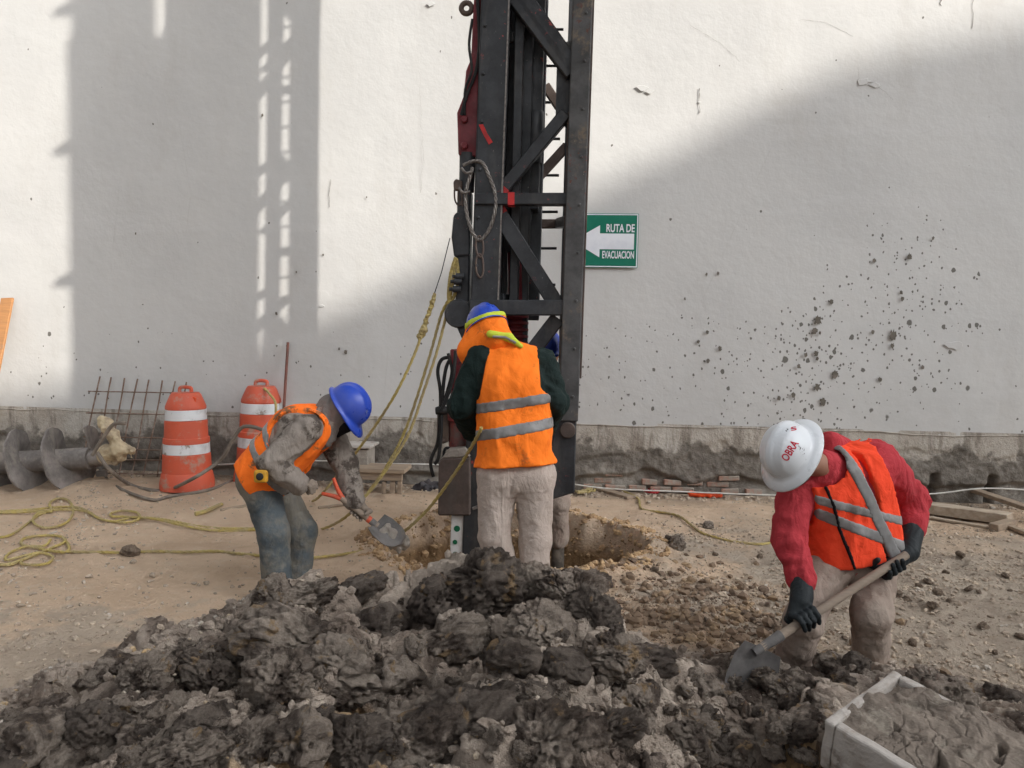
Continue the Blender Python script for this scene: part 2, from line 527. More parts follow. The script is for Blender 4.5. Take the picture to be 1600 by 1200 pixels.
def m_clay(name='heap_clay', obj_random=False):
    t = NT(name)
    co = t.co
    if obj_random:
        oi = t.n.new('ShaderNodeObjectInfo')
        ad = t.n.new('ShaderNodeVectorMath'); ad.operation = 'ADD'
        mu = t.n.new('ShaderNodeVectorMath'); mu.operation = 'SCALE'; mu.inputs['Scale'].default_value = 13.0
        t.lk(oi.outputs['Location'], mu.inputs[0]); t.lk(co, ad.inputs[0]); t.lk(mu.outputs[0], ad.inputs[1])
        co = ad.outputs[0]
    t.co = co
    dark = t.mix(t.ramp(t.noise(5, 8, 0.7), 0.35, 0.65), (0.085, 0.063, 0.050), (0.20, 0.153, 0.12))
    dry = t.mix(t.ramp(t.noise(8, 8, 0.7), 0.35, 0.7), (0.38, 0.305, 0.245), (0.62, 0.52, 0.425))
    c = t.mix(t.ramp(t.noise(1.9 if not obj_random else 1.1, 5, 0.6, 0.6), 0.40, 0.54), dark, dry)
    if obj_random:
        c = t.mix(t.ramp(oi.outputs['Random'], 0.5, 0.85, 0.0, 0.65), c, t.mix(t.ramp(t.noise(6, 4), 0.35, 0.65), (0.06, 0.045, 0.037), (0.12, 0.095, 0.078)))
    c = t.mix(t.ramp(t.noise(1.35, 5, 0.6, 0.5), 0.60, 0.68, 0, 0.85), c, t.mix(t.ramp(t.noise(15, 6, 0.7), 0.4, 0.65), (0.56, 0.38, 0.20), (0.34, 0.21, 0.11)))
    pale = t.math('MULTIPLY', t.ramp(t.noise(3.1, 4, 0.6), 0.54, 0.66), t.ramp(t.voro(34), 0.28, 0.12))
    c = t.mix(t.math('MULTIPLY', pale, 0.8), c, (0.43, 0.38, 0.32))
    c = t.mix(t.math('MULTIPLY', t.ramp(t.voro(90), 0.2, 0.08), t.ramp(t.noise(9, 3), 0.58, 0.66)), c, (0.52, 0.49, 0.45))
    wet = t.ramp(t.noise(2.2, 4, 0.6), 0.5, 0.62, 0.9, 0.62)
    n = t.bump(t.noise(30, 5, 0.85), 1.0, 0.03)
    return t.out(c, wet, n, 0, 0.22)

def m_steel(name, base, chip=None, rust=None, rough=0.5, wear=0.62, mud=None):
    t = NT(name)
    c = t.mix(t.ramp(t.noise(5, 7, 0.7), 0.35, 0.7), base, tuple(min(1, x * 1.9 + 0.006) for x in base))
    if rust: c = t.mix(t.ramp(t.noise(3.2, 9, 0.75), 0.55, 0.68), c, rust)
    if chip:
        c = t.mix(t.math('MULTIPLY', t.ramp(t.noise(19, 6, 0.75), wear - 0.03, wear + 0.02), t.ramp(t.noise(1.7, 3), 0.48, 0.6)), c, chip)
    c = t.mix(t.ramp(t.noise(46, 4, 0.8, co=t.scaled((1, 1, 0.5))), 0.66, 0.72, 0, 0.6), c, (0.30, 0.27, 0.24))
    c = t.mix(t.ramp(t.noise(2.3, 8, 0.75, co=t.scaled((1.6, 1.6, 0.5))), 0.5, 0.72, 0, 0.55), c, (0.085, 0.076, 0.067))
    if mud: c = t.mix(t.ramp(t.noise(2.6, 8, 0.7), 0.48, 0.66), c, mud)
    r = t.ramp(t.noise(8, 6, 0.7), 0.3, 0.7, rough - 0.12, rough + 0.2)
    n = t.bump(t.noise(35, 6, 0.65), 0.3, 0.004)
    return t.out(c, r, n, 0.0, 0.45)

def m_wood(name, a, b, rough=0.85):
    t = NT(name)
    c = t.mix(t.ramp(t.noise(9, 6, 0.6, 0.4, co=t.scaled((0.35, 3, 3))), 0.3, 0.7), a, b)
    c = t.mix(t.ramp(t.noise(4, 6, 0.7), 0.55, 0.75, 0, 0.6), c, (0.24, 0.20, 0.16))
    n = t.bump(t.noise(30, 6, 0.7, co=t.scaled((0.15, 2, 2))), 0.5, 0.006)
    return t.out(c, rough, n, 0, 0.2)

def m_rope(name, a, b):
    t = NT(name)
    w = t.n.new('ShaderNodeTexVoronoi'); w.inputs['Scale'].default_value = 60
    t.lk(t.co, w.inputs['Vector'])
    c = t.mix(t.ramp(t.noise(8, 6, 0.7), 0.35, 0.65), a, b)
    c = t.mix(t.ramp(t.noise(2.4, 5, 0.6), 0.5, 0.7, 0, 0.6), c, (0.27, 0.21, 0.13))
    n = t.bump(w.outputs['Distance'], 0.7, 0.008)
    return t.out(c, 0.8, n, 0, 0.25)

def m_barrel():
    t = NT('orange_barrel_plastic')
    c = t.mix(t.ramp(t.noise(3, 5, 0.6), 0.35, 0.7), (0.62, 0.105, 0.050), (0.52, 0.10, 0.055))
    c = t.mix(t.ramp(t.noise(4.3, 9, 0.72), 0.53, 0.66, 0, 0.8), c, (0.36, 0.27, 0.21))
    c = t.mix(t.ramp(t.noise(30, 5, 0.7), 0.60, 0.7, 0, 0.5), c, (0.4, 0.26, 0.2))
    n = t.bump(t.noise(12, 5, 0.6), 0.25, 0.01)
    return t.out(c, 0.55, n, 0, 0.35)

M = {}
def _w(px, py):
    p = W(px, py, YW); return p.x, p.z
_s1, _s2, _s3 = _w(1270, 590), _w(1400, 500), _w(1130, 600)
SPLASH = [((_s1[0], _s1[1], 0.85, 1.0), 1.0), ((_s2[0], _s2[1], 0.9, 1.2), 0.75), ((_s3[0], _s3[1], 2.2, 0.8), 0.45)]
M['wall'] = m_wall()
M['plinth'] = m_plinth()
M['ground'] = m_ground()
M['clay'] = m_clay()
M['clod'] = m_clay('clod_clay', True)
M['pebble'] = simple('pebble_grit', (0.48, 0.39, 0.295), (0.30, 0.24, 0.185), 0.9, 3.0, 0.35, 0.65, dirt=(0.46, 0.41, 0.35), dscale=7, dlo=0.55, dhi=0.66, bs=80)
M['brick'] = simple('old_red_brick', (0.35, 0.205, 0.15), (0.28, 0.21, 0.17), 0.95, 9.0, dirt=(0.30, 0.26, 0.215), dscale=12, dlo=0.42, dhi=0.6, bs=50, bstr=0.7, bd=0.01)
M['black'] = m_steel('black_rig_steel', (0.016, 0.017, 0.019), chip=(0.34, 0.05, 0.045), rough=0.45, wear=0.64)
M['rustcol'] = m_steel('weathered_black_steel', (0.045, 0.044, 0.043), chip=(0.11, 0.04, 0.03), rust=(0.15, 0.115, 0.08), rough=0.6)
M['brown'] = m_steel('brown_primer_steel', (0.06, 0.042, 0.034), rust=(0.14, 0.10, 0.075), rough=0.65)
M['red'] = m_steel('dark_red_rig_paint', (0.11, 0.010, 0.014), chip=(0.02, 0.015, 0.015), rough=0.5, wear=0.6)
M['redmud'] = m_steel('red_paint_with_mud', (0.16, 0.018, 0.018), chip=(0.02, 0.015, 0.015), rough=0.6, wear=0.58, mud=(0.13, 0.105, 0.088))
M['redpaint'] = simple('bright_red_paint', (0.50, 0.03, 0.03), (0.30, 0.03, 0.03), 0.6)
M['wire'] = simple('steel_wire', (0.22, 0.20, 0.18), (0.12, 0.10, 0.09), 0.45, 40, metal=0.4, spec=0.5)
M['hose'] = simple('black_hydraulic_hose', (0.012, 0.012, 0.012), (0.03, 0.028, 0.026), 0.6)
M['mudhose'] = simple('muddy_grey_hose', (0.16, 0.135, 0.11), (0.25, 0.21, 0.17), 0.85)
M['auger'] = m_steel('dusty_auger_steel', (0.14, 0.125, 0.115), rust=(0.26, 0.23, 0.20), rough=0.75, mud=(0.27, 0.235, 0.20))
M['rebar'] = simple('rusty_rebar', (0.16, 0.10, 0.07), (0.26, 0.20, 0.16), 0.9, 14)
M['barrel'] = m_barrel()
M['reflect'] = simple('dirty_white_reflective', (0.66, 0.67, 0.68), (0.50, 0.50, 0.50), 0.4, 5, dirt=(0.28, 0.23, 0.19), dscale=6, dlo=0.58, dhi=0.66, bstr=0.1)
M['strip'] = simple('grey_retroreflective_tape', (0.20, 0.195, 0.19), (0.27, 0.26, 0.25), 0.5, 7, dirt=(0.14, 0.12, 0.10), dscale=9, bstr=0.2)
M['rope'] = m_rope('yellow_rope', (0.44, 0.34, 0.105), (0.36, 0.29, 0.15))
M['redrope'] = m_rope('red_rope', (0.42, 0.03, 0.035), (0.30, 0.03, 0.03))
M['cable'] = simple('white_cable', (0.62, 0.60, 0.55), (0.48, 0.45, 0.40), 0.7)
M['wood'] = m_wood('weathered_plank', (0.36, 0.28, 0.20), (0.25, 0.19, 0.14))
M['woodpale'] = m_wood('pale_sawn_plank', (0.50, 0.42, 0.33), (0.38, 0.30, 0.22))
M['woodorange'] = m_wood('orange_stained_plank', (0.45, 0.22, 0.09), (0.36, 0.18, 0.08))
M['concrete'] = simple('rough_concrete', (0.30, 0.265, 0.225), (0.22, 0.19, 0.16), 0.95, 6, dirt=(0.40, 0.36, 0.31), dscale=11, bs=40, bstr=0.8, bd=0.012)
M['palerim'] = simple('pale_mortar_rim', (0.46, 0.42, 0.38), (0.33, 0.29, 0.25), 0.9, 9, dirt=(0.22, 0.185, 0.155), dscale=8, dlo=0.55, dhi=0.68, bs=55, bstr=0.7, bd=0.008)
M['vest'] = fabric('orange_vest_fabric', (1.0, 0.215, 0.022), dirt=(0.45, 0.11, 0.03), dlo=0.56, dhi=0.72, dscale=5, fstr=0.5)
M['vestred'] = fabric('red_orange_vest_fabric', (0.90, 0.075, 0.028), dirt=(0.50, 0.045, 0.03), dlo=0.6, dhi=0.8, dscale=3, fstr=0.6)
M['vestdirty'] = fabric('stained_orange_vest_fabric', (1.0, 0.19, 0.022), dirt=(0.20, 0.10, 0.05), dlo=0.57, dhi=0.66, dscale=7, fstr=0.5)
M['lime'] = fabric('lime_trim', (0.52, 0.60, 0.06), fstr=0.2)
M['darkgreen'] = fabric('dark_green_knit', (0.010, 0.019, 0.017), fstr=0.7, alt=(0.016, 0.026, 0.024))
M['redfleece'] = fabric('red_fleece', (0.44, 0.045, 0.055), fstr=0.85, alt=(0.36, 0.035, 0.042), dirt=(0.30, 0.07, 0.065), dlo=0.6, dhi=0.75)
M['greyjersey'] = fabric('muddy_grey_jersey', (0.24, 0.205, 0.175), dirt=(0.075, 0.06, 0.05), dlo=0.52, dhi=0.62, dscale=6, fstr=0.8, alt=(0.26, 0.225, 0.19))
M['darkjersey'] = fabric('dark_under_jersey', (0.035, 0.03, 0.03), fstr=0.5)
M['khaki'] = fabric('pale_khaki_cotton', (0.47, 0.39, 0.335), dirt=(0.25, 0.20, 0.165), dlo=0.62, dhi=0.8, dscale=3, fstr=0.85, fold=7)
M['khakidark'] = fabric('dusty_brown_cotton', (0.25, 0.185, 0.148), dirt=(0.16, 0.12, 0.095), dlo=0.55, dhi=0.72, dscale=3, fstr=0.85, fold=7, alt=(0.35, 0.285, 0.235))
M['jeans'] = fabric('muddy_jeans', (0.095, 0.112, 0.122), dirt=(0.19, 0.175, 0.145), dlo=0.38, dhi=0.60, dscale=3.5, fstr=0.75, fold=7, alt=(0.055, 0.068, 0.075))
M['glove'] = fabric('black_rubber_glove', (0.022, 0.026, 0.028), dirt=(0.10, 0.10, 0.098), dlo=0.55, dhi=0.75, dscale=8, fstr=0.5, rough=0.55)
M['mudglove'] = fabric('muddy_work_glove', (0.24, 0.195, 0.155), dirt=(0.13, 0.105, 0.085), dscale=8, fstr=0.5)
M['boot'] = simple('muddy_boot', (0.09, 0.075, 0.06), (0.20, 0.165, 0.13), 0.9, 8)
M['skin'] = simple('brown_skin', (0.26, 0.13, 0.085), (0.31, 0.16, 0.105), 0.55, 5, bs=120, bstr=0.15, bd=0.002, spec=0.4)
M['hair'] = simple('black_hair', (0.012, 0.010, 0.009), (0.02, 0.016, 0.014), 0.6, 30)
M['mask'] = fabric('black_face_cloth', (0.012, 0.011, 0.012), fstr=0.4)
M['hood'] = fabric('grey_hood_cloth', (0.19, 0.17, 0.155), dirt=(0.10, 0.085, 0.07), fstr=0.7)
def m_helmet(name, base, mark, lo):
    t = NT(name)
    c = t.mix(t.ramp(t.noise(12, 6, 0.7, co=t.scaled((1, 1, 0.7))), lo, lo + 0.04), base, mark)
    c = t.mix(t.ramp(t.noise(5, 4, 0.6), 0.45, 0.75, 0, 0.18), c, (0.3, 0.27, 0.24))
    n = t.bump(t.noise(25, 4, 0.6), 0.12, 0.003)
    return t.out(c, t.ramp(t.noise(9, 4), 0.3, 0.7, 0.24, 0.45), n, 0, 0.5)
M['helmetblue'] = m_helmet('blue_helmet_plastic', (0.012, 0.055, 0.42), (0.16, 0.17, 0.22), 0.64)
M['helmetwhite'] = m_helmet('white_helmet_plastic', (0.66, 0.68, 0.70), (0.055, 0.06, 0.065), 0.635)
M['redink'] = simple('red_ink', (0.50, 0.02, 0.045), None, 0.5)
M['signgreen'] = simple('green_sign_vinyl', (0.004, 0.150, 0.092), (0.010, 0.165, 0.105), 0.4, 4, bs=12, bstr=0.1, bd=0.004)
M['signwhite'] = simple('white_sign_vinyl', (0.74, 0.76, 0.80), (0.66, 0.68, 0.73), 0.45, 4, bs=12, bstr=0.1, bd=0.004)
M['board'] = simple('white_board_paint', (0.62, 0.61, 0.59), (0.50, 0.47, 0.43), 0.7, 5)
M['dot'] = simple('green_dot_paint', (0.01, 0.12, 0.055), None, 0.6)
M['handle'] = simple('orange_shovel_handle', (0.62, 0.10, 0.045), (0.45, 0.10, 0.06), 0.6, 9)
M['shaft'] = m_wood('muddy_wood_shaft', (0.31, 0.245, 0.19), (0.22, 0.175, 0.135))
M['blade'] = m_steel('muddy_shovel_steel', (0.09, 0.083, 0.078), rough=0.7, mud=(0.20, 0.165, 0.13))
M['tape'] = simple('yellow_tape_case', (0.62, 0.30, 0.02), (0.5, 0.26, 0.03), 0.5)
M['foam'] = simple('cream_plastic_sheet', (0.50, 0.41, 0.27), (0.30, 0.235, 0.16), 0.7, 6, bs=20, bstr=0.6, bd=0.02)
M['rag'] = fabric('dark_cloth', (0.05, 0.047, 0.05), fstr=0.8, alt=(0.10, 0.09, 0.09))
M['orangeplastic'] = simple('bright_orange_plastic', (0.75, 0.085, 0.02), (0.6, 0.08, 0.03), 0.6)
M['render'] = simple('shade_caster_render', (0.42, 0.39, 0.35), (0.36, 0.33, 0.30), 0.9, 1.5)
M['glass'] = simple('dark_window_glass', (0.03, 0.035, 0.04), None, 0.1, spec=0.6)
# ------------------------------------------------------------------ terrain
HC = G0(800, 852)                                   # centre of the pit
_fr = random.Random(4)
FEET = [(_fr.uniform(-3.6, 2.8), _fr.uniform(4.2, 6.9), _fr.uniform(0, 3.1)) for _ in range(44)]
def ground_h(x, y):
    p = xyz(x, y)
    z = 0.035 * fbm(p, 0.7, 3, 1) + 0.018 * fbm(p, 3.1, 5, 5, 0.55)
    rub = sst(0.2, 1.2, x + 0.5 * vnoise(p, 1.3, 9)) * sst(6.6, 5.2, y)
    rub = np.maximum(rub, sst(4.1, 3.3, y + 0.4 * vnoise(p, 1.9, 4)))
    f1, f2, cv = voro(p, 13.0, 3)
    z = z + rub * (0.020 * np.clip(0.6 - f1, 0, 1) * (cv > 0.5) + 0.012 * fbm(p, 9, 3, 6))
    z = z * sst(7.5, 6.9, y) + 0.0 * z
    # shallow bank of spoil along the foot of the wall on the left
    z = z + 0.05 * sst(-2.0, -4.5, x) * sst(6.2, 7.1, y)
    for fx, fy, fa in FEET:
        ca, sa = math.cos(fa), math.sin(fa)
        u = (x - fx) * ca + (y - fy) * sa; v = -(x - fx) * sa + (y - fy) * ca
        e = (u / .14) ** 2 + (v / .055) ** 2
        z = z - 0.016 * sst(1.0, 0.6, e) + 0.010 * np.exp(-((np.sqrt(e + 1e-6) - 1.15) / .16) ** 2)
    # the pit
    ang = np.arctan2(y - HC.y, x - HC.x)
    q = np.stack([np.cos(ang) * 1.2, np.sin(ang) * 1.2, np.zeros_like(ang)], -1)
    r = np.sqrt(((x - HC.x) / 1.0) ** 2 + ((y - HC.y) / 0.86) ** 2) + 0.10 * vnoise(q, 1.6, 2) + 0.05 * fbm(p, 6, 3, 8)
    wall = sst(1.0, 0.72, r)
    lump = (0.07 * fbm(p, 5, 5, 12, 0.62) + 0.03 * (voro(p, 11.0, 13)[2] - .5)) * sst(1.02, 0.92, r)
    z = z - wall * (0.75 + 0.5 * sst(0.7, 0.35, r)) + lump + 0.05 * sst(1.3, 1.02, r) * sst(0.85, 1.0, r)
    return z
CREST = [(-330, 1219, 2.5), (-150, 1164, 2.6), (0, 1116, 2.7), (150, 1050, 2.85), (290, 996, 2.95), (380, 958, 3.05), (460, 932, 3.1), (540, 932, 3.1), (640, 918, 3.2),
         (740, 892, 3.2), (860, 886, 3.2), (930, 914, 3.1), (990, 990, 2.95), (1060, 1036, 2.9), (1150, 1062, 2.95),
         (1250, 1056, 2.95), (1400, 1070, 2.9), (1600, 1136, 2.75), (1800, 1184, 2.6), (2100, 1254, 2.5)]
CP = [P(*c) for c in CREST]
cx = np.array([p.x for p in CP]); cy = np.array([p.y for p in CP]); cz = np.array([max(p.z, 0.0) for p in CP])
def heap_h(x, y):
    p = xyz(x, y)
    wx = x + 0.06 * vnoise(p, 5, 21)
    yc = np.interp(wx, cx, cy); zc = np.interp(wx, cx, cz)
    t = y - yc
    back = np.where(t > 0, np.clip(1 - t / 0.75, -0.4, 1), 1 - 0.22 * np.clip(-t, 0, 3) ** 1.15)
    z = zc * back
    # the hollow between the heap and the digger on the right
    hol = np.exp(-(((x - 0.42) / 0.33) ** 2 + ((y - 2.35) / 0.5) ** 2))
    z = z - 0.13 * hol
    hol2 = np.exp(-(((x + 0.33) / 0.10) ** 2 + ((y - 2.35) / 0.45) ** 2))
    z = z - 0.10 * hol2
    bulge = np.exp(-(((x + 0.10) / 0.24) ** 2 + ((y - 2.02) / 0.22) ** 2))
    z = z + 0.10 * bulge
    wp = p + 0.05 * np.stack([vnoise(p, 7, 31), vnoise(p, 7, 32), np.zeros_like(x)], -1)
    f1, f2, cv = voro(wp, 3.6, 5)
    g1, g2, cw = voro(wp, 8.5, 6)
    h1, h2, ch = voro(wp, 21.0, 7)
    m = sst(0.0, 0.10, z)
    # broken blocks: each cell sits at its own level and is tilted its own way
    big = 0.15 * (cv - 0.5) + 0.10 * (vnoise(p + cv[..., None] * 9, 2.2, 15))
    mid = 0.075 * (cw - 0.5) + 0.05 * vnoise(p + cw[..., None] * 7, 5.0, 16)
    sml = 0.014 * (ch - 0.5) + 0.016 * np.sqrt(np.clip(1 - (h1 * 1.3) ** 2, 0, 1))
    crumble = sst(-0.25, 0.35, fbm(p, 1.7, 2, 41))
    crack = -0.05 * sst(0.10, 0.0, f2 - f1) - 0.035 * sst(0.12, 0.0, g2 - g1) * sst(0.3, -0.2, fbm(p, 1.4, 2, 44))
    z = z + m * (big * 0.9 + mid * (0.45 + 0.55 * crumble) + sml * (0.15 + 0.85 * crumble) + crack
                 + 0.030 * fbm(p, 5, 5, 51, 0.6) + 0.008 * fbm(p, 40, 2, 57))
    z = np.where(back < 0, np.minimum(z, 0) - 0.1, z)
    return z
def H1(x, y, which=0):
    X = np.array([x]); Y = np.array([y])
    g = float(ground_h(X, Y)[0])
    return g if which == 1 else max(g, float(heap_h(X, Y)[0]))
def G(px, py, dz=0.0, heap=False):                  # where a pixel's ray meets the ground
    d = ray(px, py)
    p = G0(px, py)
    for _ in range(4):
        z = H1(p.x, p.y, 0 if heap else 1) + dz
        p = CAM + d * ((z - CAM_H) / d.z)
    return p
def hit(px, py):                                    # first meeting with heap or ground along the ray
    d = ray(px, py)
    ts = np.linspace(1.2, 7.0, 700)
    x = d.x * ts; y = d.y * ts; z = CAM_H + d.z * ts
    h = np.maximum(ground_h(x, y), heap_h(x, y))
    k = np.argmax(z < h)
    return Vector((x[k], y[k], h[k]))
def axis_pts(segs):
    out = []
    for a, b, s in segs:
        out.append(np.arange(a, b, s))
    return np.concatenate(out + [np.array([segs[-1][1]])])
gx = axis_pts([(-80, -20, 6), (-20, -8, 1.5), (-8, -5.6, 0.2), (-5.6, 4.2, 0.019), (4.2, 7, 0.2), (7, 20, 1.5), (20, 80, 6)])
gy = axis_pts([(-60, -10, 5), (-10, 1, 1.0), (1, 2.6, 0.1), (2.6, 7.56, 0.018), (7.56, 12, 0.5), (12, 40, 4)])
X, Y = np.meshgrid(gx, gy, indexing='ij')
Z = ground_h(X, Y)
ground = grid_obj('ground', X, Y, Z, M['ground'], flip=False)
tag(ground, 'bare tan construction site soil with a dug pit below the drill mast', 'ground', kind='structure')
hx = np.arange(-2.75, 2.5, 0.0075); hy = np.arange(0.9, 4.1, 0.0075)
X, Y = np.meshgrid(hx, hy, indexing='ij')
Z = heap_h(X, Y)
gz = ground_h(X, Y)
keep = Z > gz - 0.03
n, k = X.shape
idx = np.arange(n * k).reshape(n, k)
kq = keep[:-1, :-1] | keep[1:, :-1] | keep[1:, 1:] | keep[:-1, 1:]
q = np.stack([idx[:-1, :-1], idx[1:, :-1], idx[1:, 1:], idx[:-1, 1:]], -1)[kq]
# push steep points sideways so that lumps overhang a little
pp = np.stack([X, Y, Z], -1)
off = np.stack([vnoise(pp, 14, 61), vnoise(pp, 14, 62), 0.3 * vnoise(pp, 14, 63)], -1) * 0.012
pv = (pp + off).reshape(-1, 3)
used = np.unique(q)
rm = np.full(n * k, -1, np.int64); rm[used] = np.arange(len(used))
heap = np_obj('spoil_heap', pv[used], rm[q], M['clay'])
tag(heap, 'heap of dark grey and ochre excavated clay in front of the drill mast', 'soil heap', kind='structure')

# ------------------------------------------------------------------ the wall
z_pl = lambda x: 0.5 * (W(200, 642, YW).z + W(1400, 677, YW).z)
ZP = z_pl(0)
wall = thing('boundary_wall', 'tall white plastered wall with a stained concrete plinth', 'wall', (0, YW, 0))
gxw = np.arange(-14, 14.01, 0.10); gzw = np.arange(ZP, 11.0, 0.10)
X, Z = np.meshgrid(gxw, gzw, indexing='ij')
edge = 0.012 * fbm(xyz(X, Z * 0), 3.0, 3, 71)
Zs = Z + np.where(Z < ZP + 0.05, edge, 0)
Y = YW + 0.010 * fbm(xyz(X, Z), 0.6, 3, 72)
pl = grid_obj('plaster_face', X, Y, Zs, M['wall'], wall, flip=True)
MB().box((-14, YW + 0.03, ZP), (14, YW + 0.5, 11.0)).build('wall_core', M['wall'], wall)
MB().box((-14, YW + 0.30, -0.3), (14, YW + 0.5, ZP)).build('footing', M['plinth'], wall)
px_ = np.arange(-9, 6.5, 0.016); pz_ = np.arange(-0.12, ZP + 0.03, 0.016)
X, Z = np.meshgrid(px_, pz_, indexing='ij')
p3 = xyz(X, Z)
lip = ZP - 0.27 + 0.14 * fbm(xyz(X, X * 0), 1.3, 4, 81) + 0.05 * fbm(p3, 6, 3, 82)
rec = sst(0.02, -0.02, Z - lip)
brk = sst(0.02, -0.03, Z - (0.17 + 0.07 * fbm(xyz(X, X * 0), 2.3, 4, 84)))
Y = YW + 0.004 + 0.006 * fbm(p3, 5, 4, 83) + 0.014 * rec + 0.05 * brk + 0.010 * rec * fbm(p3, 14, 4, 86, 0.6)
for gpx in (1462, 1552):
    gxx = W(gpx, 740, YW).x
    Y = Y + 0.10 * np.exp(-((X - gxx) / 0.03) ** 2) * sst(0.30, 0.25, Z + 0.03 * vnoise(p3, 9, 88))
grid_obj('plinth', X, Y - 0.006, Z, M['plinth'], wall, flip=True)
# thin bead standing in for the shadow line between plaster and plinth
mb = MB()
pts = [(x, YW - 0.004, ZP + 0.012 * float(fbm(xyz(np.array([x]), np.array([0.0])), 3.0, 3, 71)[0]) - 0.006) for x in np.arange(-9, 6.5, 0.06)]
mb.tube(pts, 0.007, 5)
mb.build('joint_line', M['plinth'], wall, smooth=True)
# bare bricks where the render has fallen off
b0 = W(905, 0, YW).x; bx0 = W(925, 745, YW).x; bx1 = W(1185, 755, YW).x
rr = random.Random(5)
bm_ = MB().box((-0.105, -0.06, -0.026), (0.105, 0.06, 0.026))
proto = bm_.build('brick', M['brick'], wall, bevel=0.006)
bricks = []
for row in range(3):
    zz = 0.045 + row * 0.066
    x = bx0 + (0.11 if row % 2 else 0) + rr.uniform(-0.02, 0.02)
    while x < bx1:
        if not (row == 2 and rr.random() < 0.45) and rr.random() > 0.16:
            bricks.append((x, zz))
        x += 0.225
for i, (x, zz) in enumerate(bricks):
    b = proto if i == 0 else proto.copy()
    if i: col.objects.link(b)
    b.parent = wall
    b.location = Vector((x, YW + 0.098 + rr.uniform(-0.022, 0.016), zz)) - wall.location
    b.rotation_euler = (rr.uniform(-.09, .09), rr.uniform(-.06, .06), rr.uniform(-.10, .10))
    b.scale = (rr.uniform(.7, 1.0), 1, rr.uniform(.85, 1.05))
# chipped spots with raised flakes in the plaster
def flake(px, py, s, seed):
    c = W(px, py, YW - 0.004)
    r = random.Random(seed)
    n = 11
    poly = [c + Vector((math.cos(2 * math.pi * i / n) * s * r.uniform(.5, 1.3), 0, math.sin(2 * math.pi * i / n) * s * .55 * r.uniform(.4, 1.2))) for i in range(n)]
    MB().prism(poly, (0, -0.007, 0)).build('plaster_flake', M['wall'], wall, bevel=0.002)
for i, (fx, fy, s) in enumerate([(1003, 137, 0.055), (1016, 143, 0.04), (1350, 128, 0.07), (1368, 133, 0.05), (1093, 160, 0.02), (1490, 540, 0.08), (503, 478, 0.03), (672, 6, 0.05)]):
    flake(fx, fy, s, i)

# ------------------------------------------------------------------ mud splats thrown against the wall (flat dried mud)
def splat_thing(px, py, s, seed):
    c = W(px, py, YW - 0.010)
    s *= .8
    r = random.Random(seed)
    n = 22
    ph = [r.uniform(.6, 1.0) * (1.35 if r.random() < .18 else 1) for _ in range(n)]
    poly = [c + Vector((math.cos(2 * math.pi * i / n) * s * ph[i] * .8, 0, math.sin(2 * math.pi * i / n) * s * ph[i] * 1.15)) for i in range(n)]
    MB().prism(poly, (0, -0.002, 0)).build('mud_splat', M['mudsplat'], wall)
M['mudsplat'] = simple('dried_mud', (0.13, 0.115, 0.095), (0.19, 0.165, 0.14), 0.95, 9)
for i, (fx, fy, s) in enumerate([(1278, 500, .055), (1273, 517, .05), (1281, 520, .022), (1395, 525, .06), (1394, 540, .03), (1305, 585, .05), (1277, 605, .045),
                                 (1286, 628, .05), (1240, 617, .035), (1217, 622, .03), (1421, 401, .035), (1366, 407, .028), (1408, 457, .025), (1410, 467, .028),
                                 (1299, 472, .03), (1364, 519, .026), (1105, 519, .025), (1091, 534, .025), (1125, 545, .032), (1106, 564, .028), (1122, 427, .022), (1104, 429, .02),
                                 (1248, 572, .03), (1275, 553, .035), (1277, 560, .025), (1375, 593, .03), (1259, 555, .03), (1442, 574, .025), (1458, 372, .02), (1070, 467, .015),
                                 (540, 550, .03), (530, 545, .018), (573, 308, .012), (410, 180, .02), (505, 398, .015), (463, 425, .014), (212, 365, .016), (432, 490, .02)]):
    splat_thing(fx, fy, s, 100 + i)

def wall_crack(pts, r, seed):
    st = random.Random(seed)
    out = []
    for a, b in zip(pts, pts[1:]):
        for k in range(8):
            t = k / 8
            out.append(W(a[0] + (b[0] - a[0]) * t + st.uniform(-1.6, 1.6), a[1] + (b[1] - a[1]) * t, YW - .006))
    MB().tube(out, [.6 * r * st.uniform(.3, 1.2) for _ in out], 4).build('crack', M['mudsplat'], wall)
wall_crack([(655, 110), (658, 190), (662, 245), (656, 310)], .0018, 1)
wall_crack([(1521, -10), (1519, 52)], .003, 2)
wall_crack([(1471, -10), (1470, 12)], .005, 3)
wall_crack([(1094, 138), (1092, 182)], .007, 4)
wall_crack([(1340, 105), (1342, 132), (1372, 134), (1400, 160)], .0018, 5)
wall_crack([(516, 280), (514, 330)], .004, 6)
wall_crack([(1080, 40), (1130, 70), (1160, 100)], .0014, 7)
wall_crack([(1250, 30), (1290, 35), (1340, 60)], .0014, 8)
